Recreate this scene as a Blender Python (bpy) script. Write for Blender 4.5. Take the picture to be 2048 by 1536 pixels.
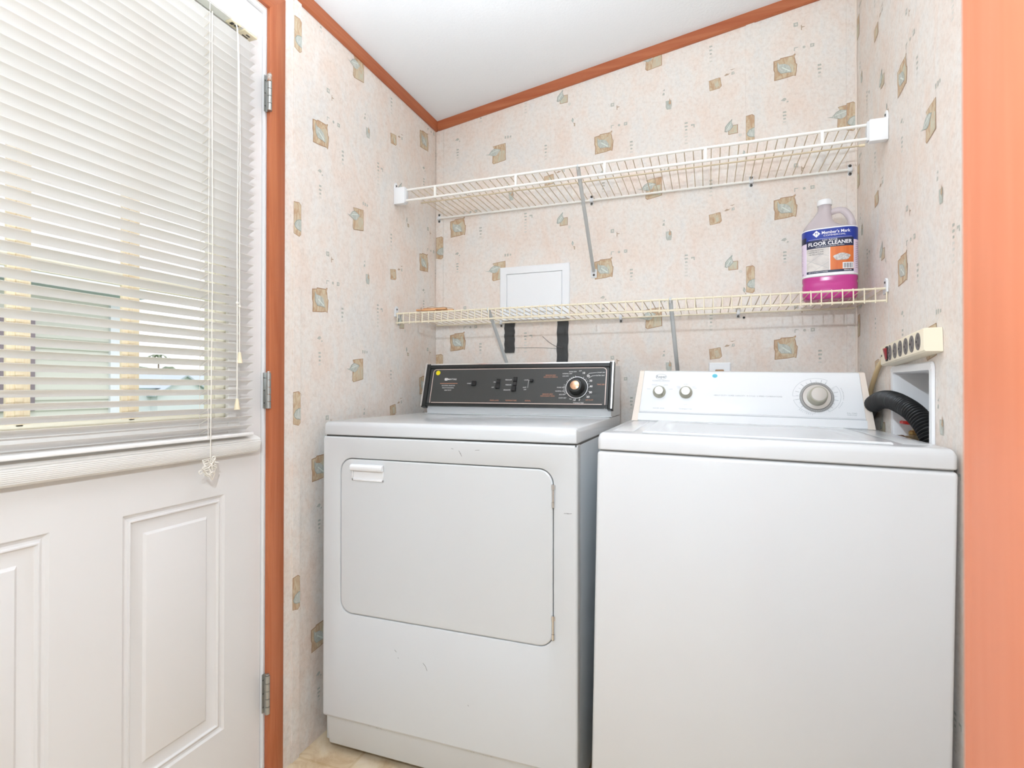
import bpy, bmesh, math, random
from mathutils import Vector, Matrix
PI = math.pi
R = math.radians
random.seed(7)
for o in list(bpy.data.objects):
    bpy.data.objects.remove(o)
SC = bpy.context.scene
COL = SC.collection

# ------------------------------------------------------------------ camera
FL = 0.012                       # floor height
cam_d = bpy.data.cameras.new('camera')
cam = bpy.data.objects.new('camera', cam_d)
COL.objects.link(cam)
cam_d.sensor_width = 36.0
cam_d.lens = 1079.0 * 36 / 2048
cam_d.clip_start = 0.02
cam_d.clip_end = 300
cam.location = (0, 0, 1.03)
cam.rotation_euler = (Matrix.Rotation(R(19.95), 4, 'Z') @ Matrix.Rotation(R(90.32), 4, 'X')
                      @ Matrix.Rotation(R(0.065), 4, 'Z')).to_euler()
cam_d.dof.use_dof = True
cam_d.dof.focus_distance = 1.6
cam_d.dof.aperture_fstop = 6.3
SC.camera = cam

# ------------------------------------------------------------------ world
W = bpy.data.worlds.new('sky')
SC.world = W
W.use_nodes = True
nt = W.node_tree
nt.nodes.clear()
wo = nt.nodes.new('ShaderNodeOutputWorld')
bg = nt.nodes.new('ShaderNodeBackground')
ramp = nt.nodes.new('ShaderNodeValToRGB')
tc = nt.nodes.new('ShaderNodeTexCoord')
sx = nt.nodes.new('ShaderNodeSeparateXYZ')
nt.links.new(tc.outputs['Generated'], sx.inputs[0])
nt.links.new(sx.outputs['Z'], ramp.inputs[0])
nt.links.new(ramp.outputs[0], bg.inputs[0])
nt.links.new(bg.outputs[0], wo.inputs[0])
ramp.color_ramp.elements[0].color = (1, 1, 1, 1)
ramp.color_ramp.elements[1].color = (.84, .91, 1, 1)
bg.inputs[1].default_value = 1.15

# ------------------------------------------------------------------ lamps
def lamp(kind, name, loc, power, color=(1, 1, 1), rot=None, **kw):
    d = bpy.data.lights.new(name, kind)
    d.energy = power
    d.color = color
    for k, v in kw.items():
        setattr(d, k, v)
    o = bpy.data.objects.new(name, d)
    COL.objects.link(o)
    o.location = loc
    if rot: o.rotation_euler = rot
    return o
# camera flash above the lens
LC = (.79, .895, 1.0)
lamp('POINT', 'camera_flash', (-.05, -.12, 1.44), 30, LC, shadow_soft_size=.014)
# unseen upward fills, added to brighten the laundry ceiling and the entry ceiling
lamp('AREA', 'laundry_up_fill', (-.30, .62, 1.60), 14, LC, (R(180), 0, 0), shape='DISK', size=.55, spread=R(150))
lamp('AREA', 'entry_up_fill', (-.15, -.75, 1.62), 2, LC, (R(180), 0, 0), shape='DISK', size=1.1)
# added downward fill over the entry behind the camera, no fixture there
lamp('AREA', 'entry_down_fill', (.0, -.95, 2.16), 1, LC, (0, 0, 0),
     shape='RECTANGLE', size=1.6, size_y=1.4)
# soft daylight over the yard
lamp('SUN', 'sun', (0, 0, 5), .7, (1, .98, .95), (R(20), R(30), 0), angle=R(20))

SC.view_settings.view_transform = 'Standard'
SC.view_settings.look = 'None'
SC.view_settings.gamma = 1
SC.view_settings.exposure = .39
SC.view_settings.use_curve_mapping = False
SC.display_settings.display_device = 'sRGB'

# ------------------------------------------------------------------ materials
def lin(c):
    return tuple(((v / 255) / 12.92 if v / 255 <= .04045 else ((v / 255 + .055) / 1.055) ** 2.4) for v in c) + (1,)
def mat(name, c, rough=.5, metal=0, coat=0, spec=.5, trans=0, ior=1.45, bump=None, alpha=1):
    m = bpy.data.materials.new(name)
    m.use_nodes = True
    n = m.node_tree
    p = n.nodes['Principled BSDF']
    p.inputs['Base Color'].default_value = lin(c)
    p.inputs['Roughness'].default_value = rough
    p.inputs['Metallic'].default_value = metal
    p.inputs['Coat Weight'].default_value = coat
    p.inputs['Specular IOR Level'].default_value = spec
    p.inputs['Transmission Weight'].default_value = trans
    p.inputs['IOR'].default_value = ior
    p.inputs['Alpha'].default_value = alpha
    if bump:
        add_bump(m, *bump)
    return m
def nodes_of(m):
    return m.node_tree, m.node_tree.nodes, m.node_tree.links, m.node_tree.nodes['Principled BSDF']
def coords(m, scale=(1, 1, 1)):
    n, N, L, p = nodes_of(m)
    t = N.new('ShaderNodeTexCoord')
    mp = N.new('ShaderNodeMapping')
    mp.inputs['Scale'].default_value = scale
    L.new(t.outputs['Object'], mp.inputs[0])
    return mp.outputs[0]
def noise(m, vec, scale, detail=4, rough=.6, dist=0):
    n, N, L, p = nodes_of(m)
    t = N.new('ShaderNodeTexNoise')
    t.inputs['Scale'].default_value = scale
    t.inputs['Detail'].default_value = detail
    t.inputs['Roughness'].default_value = rough
    t.inputs['Distortion'].default_value = dist
    L.new(vec, t.inputs['Vector'])
    return t.outputs['Fac']
def cramp(m, fac, stops):
    n, N, L, p = nodes_of(m)
    r = N.new('ShaderNodeValToRGB')
    e = r.color_ramp.elements
    while len(e) < len(stops): e.new(.5)
    for i, (pos, c) in enumerate(stops):
        e[i].position = pos
        e[i].color = lin(c)
    L.new(fac, r.inputs[0])
    return r.outputs[0]
def mix(m, fac, a, b, mode='MIX'):
    n, N, L, p = nodes_of(m)
    x = N.new('ShaderNodeMix')
    x.data_type = 'RGBA'
    x.blend_type = mode
    if isinstance(fac, float): x.inputs[0].default_value = fac
    else: L.new(fac, x.inputs[0])
    for s, v in ((6, a), (7, b)):
        if isinstance(v, tuple): x.inputs[s].default_value = v
        else: L.new(v, x.inputs[s])
    return x.outputs[2]
def add_bump(m, scale, strength, dist=.002, stretch=(1, 1, 1), detail=5):
    n, N, L, p = nodes_of(m)
    f = noise(m, coords(m, stretch), scale, detail)
    b = N.new('ShaderNodeBump')
    b.inputs['Strength'].default_value = strength
    b.inputs['Distance'].default_value = dist
    L.new(f, b.inputs['Height'])
    L.new(b.outputs[0], p.inputs['Normal'])

def wallpaper(name, dirt=0.25):
    m = mat(name, (230, 218, 206), .62, spec=.35)
    n, N, L, p = nodes_of(m)
    v = coords(m, (1, 1, .6))
    a = cramp(m, noise(m, v, 9, 6, .68, .3), [(.34, (234, 230, 225)), (.46, (239, 231, 223)), (.54, (239, 227, 217)), (.66, (239, 222, 209))])
    b = cramp(m, noise(m, coords(m), 85, 4, .7, .3), [(.36, (226, 216, 206)), (.5, (246, 243, 238)), (.64, (255, 254, 252))])
    c = mix(m, .36, a, b, 'MULTIPLY')
    sp = cramp(m, noise(m, coords(m, (1, 1, .4)), 210, 3, .7), [(.33, (206, 196, 184)), (.42, (255, 255, 255))])
    c = mix(m, .22, c, sp, 'MULTIPLY')
    # grime and scuffs towards the floor
    g = noise(m, coords(m, (1, 1, .6)), 16, 6, .75, 1)
    t = N.new('ShaderNodeTexCoord'); s = N.new('ShaderNodeSeparateXYZ'); L.new(t.outputs['Object'], s.inputs[0])
    mr = N.new('ShaderNodeMapRange'); mr.inputs[1].default_value = .15; mr.inputs[2].default_value = 1.35
    mr.inputs[3].default_value = dirt * .85; mr.inputs[4].default_value = .0
    L.new(s.outputs['Z'], mr.inputs[0])
    gr = cramp(m, g, [(.44, (255, 255, 255)), (.64, (196, 182, 164))])
    c = mix(m, mr.outputs[0], c, gr, 'MULTIPLY')
    L.new(c, p.inputs['Base Color'])
    b_ = N.new('ShaderNodeBump'); b_.inputs['Strength'].default_value = .08; b_.inputs['Distance'].default_value = .001
    L.new(noise(m, coords(m, (1, 1, .4)), 260, 3), b_.inputs['Height'])
    L.new(b_.outputs[0], p.inputs['Normal'])
    return m
def wood(name, c1, c2, axis='Z', rough=.42):
    m = mat(name, c1, rough)
    n, N, L, p = nodes_of(m)
    st = {'Z': (26, 26, 1.3), 'X': (1.3, 26, 26), 'Y': (26, 1.3, 26)}[axis]
    f = noise(m, coords(m, st), 1.6, 6, .62, .8)
    mid = tuple((a + b) // 2 for a, b in zip(c1, c2))
    col = cramp(m, f, [(.32, c2), (.48, mid), (.62, c1)])
    L.new(col, p.inputs['Base Color'])
    return m
def patchy(name, c1, c2, scale=60, stretch=(1, 1, .4), rough=.6):
    m = mat(name, c1, rough, spec=.35)
    n, N, L, p = nodes_of(m)
    L.new(cramp(m, noise(m, coords(m, stretch), scale, 4, .6, 1), [(.38, c1), (.62, c2)]), p.inputs['Base Color'])
    return m

M = {}
M['paper'] = wallpaper('wallpaper')
M['paper_strip'] = wallpaper('wallpaper_strip', .2)
M['tan'] = patchy('patch_tan', (194, 160, 128), (214, 198, 168), 75)
M['tan2'] = patchy('patch_sage_tan', (204, 203, 182), (208, 186, 156), 75)
M['edge'] = mat('patch_edge', (176, 142, 112), .6)
M['leaf'] = patchy('leaf_sage', (182, 187, 177), (208, 209, 200), 120)
M['vein'] = mat('leaf_vein', (222, 228, 218), .6)
M['ldark'] = mat('leaf_outline', (158, 163, 152), .6)
M['mark'] = patchy('mark_grey', (180, 180, 168), (200, 197, 186), 200)
M['mark2'] = patchy('mark_faint', (216, 211, 200), (224, 216, 205), 200)
M['mbrown'] = mat('mark_brown', (186, 162, 138), .6)
M['plain'] = mat('entry_paint', (240, 240, 238), .7)
M['ceil'] = mat('ceiling_texture', (243, 244, 245), .85, spec=.2, bump=(120, .35, .003, (1, 1, 1)))
M['crown'] = wood('crown_wood', (186, 110, 72), (170, 90, 54), 'X')
M['crownY'] = wood('crown_wood_y', (186, 110, 72), (170, 90, 54), 'Y')
M['casing'] = wood('casing_wood', (192, 114, 74), (174, 92, 54), 'Z')
M['jamb'] = wood('jamb_wood', (214, 130, 94), (208, 120, 82), 'Z', .36)
M['door'] = mat('door_paint', (230, 225, 221), .38)
M['doorw'] = mat('door_edge_white', (240, 238, 236), .4)
M['lite'] = mat('lite_frame_white', (240, 236, 230), .4)
M['cream'] = patchy('muntin_cream', (250, 236, 204), (246, 226, 190), 30, (20, 20, 1))
M['creamf'] = mat('frame_cream', (248, 242, 220), .5)
M['slat'] = mat('blind_slat', (246, 242, 238), .35)
M['slat'].node_tree.nodes['Principled BSDF'].inputs['Subsurface Weight'].default_value = 0
M['cord'] = mat('cord', (240, 232, 220), .7)
M['tassel'] = mat('tassel', (238, 222, 190), .4)
M['hinge'] = mat('hinge_steel', (176, 176, 172), .36, .85)
M['rust'] = patchy('hinge_rust', (170, 118, 80), (200, 196, 190), 120, (1, 1, 1), .5)
M['dark'] = mat('dark_metal', (44, 44, 44), .45, .5)
M['black'] = mat('black', (20, 20, 20), .5)
M['enamel'] = mat('dryer_enamel', (215, 216, 216), .22, coat=.3)
M['enamel2'] = mat('washer_enamel', (224, 224, 224), .24, coat=.3)
M['seam'] = mat('seam_shade_grey', (120, 118, 114), .7)  # grey painted into the lid seams and door gap as their shade
M['side'] = mat('dryer_side_steel', (206, 210, 212), .35)
M['wplast'] = mat('white_plastic', (242, 242, 242), .3)
M['cplast'] = mat('cream_plastic', (238, 224, 210), .4)
M['panelw'] = mat('console_white', (236, 236, 236), .3)
M['panelk'] = mat('console_charcoal', (66, 66, 64), .34, bump=(900, .05, .0005))
M['endk'] = mat('console_end_black', (40, 41, 40), .25)
M['chrome'] = mat('chrome', (225, 225, 225), .14, 1)
M['rose'] = mat('rose_trim', (232, 210, 198), .3, .35)
M['ink'] = mat('ink_white', (235, 232, 228), .5)
M['inko'] = mat('ink_orange', (206, 140, 108), .5)
M['inkg'] = mat('ink_grey', (168, 170, 170), .5)
M['inkl'] = mat('ink_lightgrey', (192, 194, 196), .5)
M['inkb'] = mat('ink_blue', (112, 118, 140), .5)
M['btn'] = mat('button_black', (30, 30, 30), .35)
M['knobk'] = mat('knob_black', (40, 40, 38), .3)
M['copper'] = mat('knob_copper_cap', (226, 182, 150), .25, .85)
M['knobg'] = mat('knob_taupe', (176, 172, 154), .35)
M['alu'] = mat('spun_aluminium', (206, 203, 198), .3, .9)
M['dial'] = mat('dial_grey', (168, 168, 166), .3, .3)
M['yellow'] = mat('sticker_yellow', (238, 216, 20), .5)
M['sticky'] = mat('sticker_blue', (108, 206, 226), .5)
M['wire'] = mat('shelf_vinyl_white', (244, 240, 232), .35)
M['wirec'] = mat('shelf_vinyl_cream', (236, 224, 198), .35)
M['wirey'] = mat('shelf_vinyl_yellowed', (216, 198, 168), .4)
M['brace'] = mat('brace_steel', (204, 206, 204), .35, .25)
M['clip'] = mat('clip_plastic', (226, 226, 226), .4)
M['screw'] = mat('screw', (92, 90, 86), .35, .8)
M['tape'] = mat('black_tape', (62, 62, 62), .38, bump=(60, .5, .004, (1, 1, .3)))
M['brass'] = mat('brass', (178, 160, 130), .34, .8)
M['brass2'] = mat('brass_yellow', (200, 168, 110), .34, .8)
M['red'] = mat('red_handle', (228, 48, 40), .35)
M['redd'] = mat('switch_red', (150, 50, 52), .35)
M['hose'] = mat('hose_black', (40, 40, 40), .36)
M['hoseg'] = mat('hose_cuff_grey', (84, 86, 86), .4)
M['strip'] = mat('power_strip_cream', (242, 230, 206), .42)
M['outg'] = mat('outlet_grey', (112, 106, 104), .5)
M['cordy'] = mat('cord_tan', (222, 196, 150), .45)
M['brown'] = mat('outlet_brown', (176, 138, 100), .5)
M['stick'] = wood('stick_wood', (226, 176, 128), (198, 140, 96), 'X', .6)
M['glass'] = mat('window_glass', (255, 255, 255), .0, trans=1, ior=1.02)
M['jug'] = mat('jug_plastic', (240, 232, 236), .25, trans=.6, ior=1.1)
M['pink'] = mat('pink_liquid', (196, 62, 140), .2)
M['lblue'] = mat('label_blue', (36, 58, 152), .35)
M['lnavy'] = mat('label_navy', (40, 44, 72), .35)
M['lwhite'] = mat('label_white', (244, 242, 244), .4)
M['llil'] = mat('label_lilac', (232, 214, 232), .4)
M['ltile'] = patchy('label_tile_photo', (206, 198, 192), (222, 214, 206), 30, (1, 1, 1), .4)
M['lwood'] = wood('label_wood_photo', (226, 128, 62), (204, 96, 44), 'Z')
M['lgrey'] = patchy('label_splash', (176, 170, 166), (214, 210, 206), 160, (1, 1, 1), .4)
M['grass'] = patchy('grass', (128, 152, 108), (104, 132, 88), 3, (1, 1, 1), .9)
M['siding'] = mat('siding_sage', (208, 209, 200), .6)
M['house'] = mat('siding_white', (226, 230, 234), .6)
M['roofg'] = mat('roof_grey', (188, 196, 204), .8)
M['shut'] = mat('shutter_mauve', (142, 130, 138), .6)
M['fascia'] = mat('fascia_white', (228, 232, 238), .5)
M['dgreen'] = mat('trim_dark_green', (108, 122, 112), .6)
M['tree'] = patchy('foliage', (112, 122, 102), (152, 160, 138), 1.2, (1, 1, 1), .9)
M['trunk'] = mat('bark', (120, 104, 88), .9)
m = mat('vinyl_floor', (214, 190, 158), .4)
n, N, L, p = nodes_of(m)
br = N.new('ShaderNodeTexBrick'); br.offset = 0; br.inputs['Scale'].default_value = 1
br.inputs['Brick Width'].default_value = .30; br.inputs['Row Height'].default_value = .30
br.inputs['Mortar Size'].default_value = .004
br.inputs['Color1'].default_value = (1, 1, 1, 1); br.inputs['Color2'].default_value = (.96, .96, .96, 1)
br.inputs['Mortar'].default_value = lin((244, 238, 228))
L.new(coords(m), br.inputs['Vector'])
c = cramp(m, noise(m, coords(m), 9, 6, .65, .8), [(.36, (206, 176, 138)), (.5, (226, 204, 170)), (.64, (234, 216, 190))])
L.new(mix(m, 1.0, c, br.outputs['Color'], 'MULTIPLY'), p.inputs['Base Color'])
M['floor'] = m

# ------------------------------------------------------------------ mesh helper
class MB:
    def __init__(s):
        s.bm = bmesh.new(); s.mats = []
    def mi(s, k):
        if k not in s.mats: s.mats.append(k)
        return s.mats.index(k)
    def _tag(s, faces, k):
        i = s.mi(k)
        for f in faces: f.material_index = i
    def box(s, lo, hi, k, bev=0, seg=2, mx=None):
        tmp = bmesh.new()
        bmesh.ops.create_cube(tmp, size=1)
        c = [(a + b) / 2 for a, b in zip(lo, hi)]; d = [b - a for a, b in zip(lo, hi)]
        for v in tmp.verts:
            v.co = Vector((c[0] + v.co.x * d[0], c[1] + v.co.y * d[1], c[2] + v.co.z * d[2]))
        if bev: bmesh.ops.bevel(tmp, geom=tmp.edges[:], offset=bev, segments=seg, profile=.5, affect='EDGES')
        s.merge(tmp, k, mx)
        return s
    def merge(s, tmp, k, mx=None):
        i = s.mi(k); vm = {}
        for v in tmp.verts:
            vm[v] = s.bm.verts.new(mx @ v.co if mx else v.co)
        for f in tmp.faces:
            try:
                g = s.bm.faces.new([vm[v] for v in f.verts]); g.material_index = i
            except ValueError: pass
        tmp.free()
    def poly(s, pts, k):
        f = s.bm.faces.new([s.bm.verts.new(p) for p in pts]); f.material_index = s.mi(k)
        return s
    def loft(s, rings, k, close=True, cap=True):
        rv = [[s.bm.verts.new(p) for p in r] for r in rings]
        i = s.mi(k); n = len(rings[0])
        for a, b in zip(rv, rv[1:]):
            for j in range(n if close else n - 1):
                try: s.bm.faces.new((a[j], a[(j + 1) % n], b[(j + 1) % n], b[j])).material_index = i
                except ValueError: pass
        if cap:
            s.bm.faces.new(rv[0][::-1]).material_index = i
            s.bm.faces.new(rv[-1]).material_index = i
        return s
    def prism(s, prof, a, b, k):
        """profile of 3D offsets swept from point a to b"""
        a, b = Vector(a), Vector(b)
        return s.loft([[a + Vector(q) for q in prof], [b + Vector(q) for q in prof]], k)
    def tube(s, pts, r, k, seg=8, cap=True):
        pts = [Vector(p) for p in pts]; rings = []; prev = None
        rr = r if isinstance(r, (list, tuple)) else [r] * len(pts)
        for i, p in enumerate(pts):
            t = (pts[min(i + 1, len(pts) - 1)] - pts[max(i - 1, 0)]).normalized()
            if prev is None:
                u = t.orthogonal().normalized()
            else:
                u = (prev - t * prev.dot(t)).normalized()
            prev = u; w = t.cross(u)
            rings.append([p + (u * math.cos(2 * PI * j / seg) + w * math.sin(2 * PI * j / seg)) * rr[i] for j in range(seg)])
        return s.loft(rings, k, True, cap)
    def lathe(s, prof, k, seg=32, mx=None, sx_=1, sy_=1, cap=True):
        """prof (r, z) about local z"""
        rings = []
        for r, z in prof:
            ring = [Vector((r * math.cos(2 * PI * j / seg) * sx_, r * math.sin(2 * PI * j / seg) * sy_, z)) for j in range(seg)]
            rings.append([mx @ q if mx else q for q in ring])
        return s.loft(rings, k, True, cap)
    def build(s, name, parent=None, smooth=35):
        bmesh.ops.recalc_face_normals(s.bm, faces=s.bm.faces[:])
        me = bpy.data.meshes.new(name); s.bm.to_mesh(me); s.bm.free()
        for k in s.mats: me.materials.append(M[k])
        if smooth:
            me.shade_smooth(); me.set_sharp_from_angle(angle=R(smooth))
        o = bpy.data.objects.new(name, me); COL.objects.link(o)
        if parent: o.parent = parent
        return o
    def build_flat(s, name, parent=None):
        me = bpy.data.meshes.new(name); s.bm.to_mesh(me); s.bm.free()
        for k in s.mats: me.materials.append(M[k])
        o = bpy.data.objects.new(name, me); COL.objects.link(o)
        if parent: o.parent = parent
        return o
def tag(o, label=None, cat=None, group=None, kind=None):
    if label: o['label'] = label
    if cat: o['category'] = cat
    if group: o['group'] = group
    if kind: o['kind'] = kind
    return o
def empty(name, loc=(0, 0, 0), rot=(0, 0, 0)):
    o = bpy.data.objects.new(name, None); COL.objects.link(o)
    o.location = loc; o.rotation_euler = rot; o.empty_display_size = .05
    return o
def under(child, part):
    child.parent = part; child.matrix_parent_inverse = Matrix(); return child
def struct(o):
    o['kind'] = 'structure'; return o

_fc = {}
def text_mesh(txt, size=1.0, bold=0.0, sp=1.0):
    """returns list of (verts2d, faces) of a text, centred, cap height ~ .7*size"""
    key = (txt, size, bold, sp)
    if key in _fc: return _fc[key]
    cu = bpy.data.curves.new('t', 'FONT'); cu.body = txt; cu.size = size
    cu.align_x = 'CENTER'; cu.align_y = 'CENTER'; cu.resolution_u = 2; cu.offset = bold; cu.space_character = sp
    o = bpy.data.objects.new('t', cu); COL.objects.link(o)
    dg = bpy.context.evaluated_depsgraph_get(); dg.update()
    me = bpy.data.meshes.new_from_object(o.evaluated_get(dg))
    vs = [(v.co.x, v.co.y) for v in me.vertices]; fs = [tuple(p.vertices) for p in me.polygons]
    bpy.data.objects.remove(o); bpy.data.curves.remove(cu); bpy.data.meshes.remove(me)
    _fc[key] = (vs, fs); return vs, fs
def put_text(mb, txt, size, k, f, bold=0.0, sp=1.0, width=None):
    """f maps (u, v) of the sheet to 3D"""
    vs, fs = text_mesh(txt, size, bold, sp)
    sc = 1
    if width:
        w = max(v[0] for v in vs) - min(v[0] for v in vs)
        sc = width / w
    nv = [mb.bm.verts.new(f(x * sc, y)) for x, y in vs]; i = mb.mi(k)
    for q in fs:
        try: mb.bm.faces.new([nv[a] for a in q]).material_index = i
        except ValueError: pass
def circle(cx, cy, r, n=20, ry=None):
    ry = r if ry is None else ry
    return [(cx + r * math.cos(2 * PI * i / n), cy + ry * math.sin(2 * PI * i / n)) for i in range(n)]
def rrect(x0, x1, z0, z1, r, n=8):
    pts = []
    for cx, cz, a0 in ((x1 - r, z1 - r, 0), (x0 + r, z1 - r, 90), (x0 + r, z0 + r, 180), (x1 - r, z0 + r, 270)):
        for i in range(n + 1):
            a = R(a0 + 90 * i / n); pts.append((cx + r * math.cos(a), cz + r * math.sin(a)))
    return pts

# ------------------------------------------------------------------ room dimensions
XL, XR, YB = -1.064, .451, 2.0
SL = .1475                                   # ceiling rises to the right
def zc(x): return 2.125 + SL * (x - XL)      # ceiling height
XFAR, YBK = 1.9, -2.2

# ---- wallpaper motifs (printed pattern, kept in the wall's own mesh)
def clip(poly, a, b, c):
    """keep a*u+b*v<=c"""
    out = []
    for i, p in enumerate(poly):
        q = poly[(i + 1) % len(poly)]
        dp, dq = a * p[0] + b * p[1] - c, a * q[0] + b * q[1] - c
        if dp <= 0: out.append(p)
        if dp * dq < 0:
            t = dp / (dp - dq); out.append((p[0] + (q[0] - p[0]) * t, p[1] + (q[1] - p[1]) * t))
    return out
def motif_A():
    s, t = .0375, .0385
    P = [(-1, .70), (-.5, .78), (-.45, .88), (.55, .93), (.72, 1.06), (.78, 1.0), (.68, .78), (.74, .6), (.80, .2), (.9, .12), (.84, -.55), (.78, -.9), (.6, -.82), (.1, -.92), (-.95, -1.02), (-.92, -.3), (-1, -.05)]
    P = [(x * s, y * t) for x, y in P]
    lf = [(-.66, .52), (-.55, .34), (-.1, .30), (.22, .12), (.38, -.15), (.42, -.5), (.1, -.46), (-.4, -.46), (-.62, -.2), (-.66, .1)]
    lf = [(x * s, y * t) for x, y in lf]
    vein = [(-.35, .0), (.28, -.42), (.34, -.36), (-.28, .06)]
    vein = [(x * s, y * t) for x, y in vein]
    inner = [(-.1, .26), (.5, .6), (.62, .2), (.6, -.5), (.45, -.55), (.42, -.1)]
    return [('edge', P, 0), ('tan', [(x * .93, y * .93 - .0003) for x, y in P], 1), ('tan2', [(x * s, y * t) for x, y in inner], 2),
            ('ldark', [(x * 1.06, y * 1.06) for x, y in lf], 3), ('leaf', lf, 4), ('vein', vein, 5)]
def bars(u, v, n, w=.011, h=.0065, gap=.0125, fade=True, horiz=False):
    o = []
    for i in range(n):
        ww = w * (1 - .28 * (i % 3 == 2)); k = 'mark' if i < 3 else 'mark2'
        if horiz: o.append((k, [(u + i * gap - h / 2, v - ww / 2), (u + i * gap + h / 2, v - ww / 2 + .001), (u + i * gap + h / 2, v + ww / 2), (u + i * gap - h / 2, v + ww / 2)], 0))
        else: o.append((k, [(u - ww / 2, v - i * gap - h / 2), (u + ww / 2, v - i * gap - h / 2 + .001), (u + ww / 2 - .001, v - i * gap + h / 2), (u - ww / 2, v - i * gap + h / 2)], 0))
    return o
def motif_B():
    P = [(-.026, .031), (-.008, .034), (.029, .038), (.030, -.030), (-.022, -.040), (-.028, -.034), (-.026, .0), (-.021, .022)]
    lf = [(-.055, .002), (-.04, .002), (-.030, .014), (-.018, .020), (-.004, .018), (.010, .013), (.002, .008), (-.006, -.004), (-.018, -.008), (-.036, -.002)]
    return [('edge', P, 0), ('tan', [(x * .94, y * .95) for x, y in P], 1), ('tan2', [(.002, .008), (.026, .01), (.027, -.028), (-.004, -.034), (0, -.01)], 2),
            ('ldark', [(x * 1.03 - .0006, y * 1.08) for x, y in lf], 3), ('leaf', lf, 4), ('vein', [(-.034, .004), (-.002, .013), (-.003, .015), (-.034, .006)], 5)] + bars(.028, .060, 3, .011, .006, .011, horiz=True)
def motif_C():
    P = [(-.021, .015), (.012, .021), (.017, .020), (.021, -.010), (.014, -.017), (-.018, -.021)]
    return [('edge', P, 0), ('tan', [(x * .93, y * .93) for x, y in P], 1), ('tan2', [(-.004, .008), (.008, .012), (.014, -.008), (.002, -.014)], 2),
            ('mbrown', [(.028, .023), (.036, .030), (.044, .028), (.050, .031), (.042, .024), (.034, .022)], 0),
            ('mark', [(.052, .022), (.062, .024), (.061, .033), (.053, .032)], 0), ('mark2', [(.056, .025), (.060, .026), (.060, .031), (.056, .030)], 1),
            ('mbrown', [(.046, .041), (.054, .039), (.066, .044), (.055, .042)], 0)]
def motif_D():
    return [('edge', [(-.002, .008), (.019, .009), (.019, -.021), (-.012, -.023), (-.012, -.008)], 0), ('tan2', [(-.001, .006), (.017, .007), (.017, -.019), (-.010, -.021), (-.010, -.006)], 1),
            ('ldark', [(.001, .031), (-.001, .019), (.004, .004), (-.006, -.008), (-.017, -.013), (-.024, -.011), (-.022, .006), (-.014, .016)], 2),
            ('leaf', [(-.001, .026), (-.002, .018), (.002, .005), (-.006, -.006), (-.016, -.011), (-.021, -.009), (-.020, .005), (-.013, .014)], 3),
            ('vein', [(-.014, -.004), (-.004, .012), (-.006, .013), (-.016, -.003)], 4), ('mark2', circle(.026, -.029, .006, 10), 0)]
def motif_E():
    return [('ldark', [(-.008, .016), (-.011, .004), (-.006, -.004), (-.003, .004), (-.004, .010)], 0), ('leaf', [(-.0075, .013), (-.010, .004), (-.006, -.002), (-.004, .004)], 1),
            ('mbrown', [(-.005, -.004), (.001, -.006), (.010, -.007), (.010, -.018), (-.002, -.018), (-.002, -.010)], 0), ('tan2', [(.001, -.009), (.008, -.009), (.008, -.016), (.001, -.016)], 1)]
def motif_F():
    return [('mark', [(-.010, .012), (.010, .012), (.011, -.002), (.009, -.020), (-.006, -.020), (-.010, -.010)], 0), ('leaf', [(-.008, .010), (.0, .010), (.006, -.018), (-.006, -.016)], 1),
            ('mbrown', [(.003, .020), (.002, .010), (-.001, .002), (.004, -.004), (.009, .0), (.008, .008)], 2), ('tan', [(.003, .011), (.0, .003), (.004, -.001), (.008, .002)], 3),
            ('mark', [(-.022, .034), (-.014, .034), (-.014, .042), (-.019, .043)], 0), ('mark', [(-.021, .050), (-.013, .049), (-.014, .056)], 0)]
def motif_K():
    return [('mark', [(-.007, -.007), (.006, -.007), (.006, .007), (-.007, .006)], 0), ('mark2', [(-.003, -.003), (.003, -.003), (.003, .003), (-.003, .003)], 1),
            ('mbrown', [(.015, -.022), (.018, -.022), (.018, -.014), (.026, -.013), (.026, -.011), (.018, -.010), (.017, -.004), (.015, -.006)], 0)]
TILE = [(0, 0, motif_A), (.030, .055, lambda: [('mark', [(-.006, -.006), (-.003, -.006), (-.003, .003), (.006, .004), (.006, .006), (-.006, .006)], 0)]),
        (.054, .057, lambda: [('mark', circle(0, 0, .0045, 8), 0)]), (.078, .058, lambda: [('mark', [(-.006, -.006), (.006, -.005), (.006, .006), (-.006, .006)], 0), ('mark2', [(-.003, -.003), (.002, -.002), (.003, .003), (-.003, .003)], 1)]),
        (.099, -.012, lambda: bars(0, 0, 4)), (.177, -.192, motif_B), (.230, .104, motif_F), (.030, .137, motif_K),
        (.290, .025, lambda: bars(0, 0, 7, .011, .006, .012)), (.312, .012, lambda: [('mark', [(-.006, .006), (.006, .006), (.006, -.006), (.003, -.006), (.002, .001), (-.006, .0)], 0)]),
        (.386, .145, motif_C), (.440, -.016, motif_D), (.485, -.115, motif_E),
        (-.004, -.110, lambda: [('mark', [(-.012, 0), (0, -.003), (.006, .003), (.002, .008), (-.004, .007)], 0), ('mark', [(.006, -.009), (.012, -.007), (.010, -.003), (.006, -.005)], 0)]),
        (-.004, -.150, lambda: bars(0, 0, 4, .011, .006, .011)), (.372, -.19, lambda: bars(0, 0, 5, .010, .006, .013))]
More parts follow.
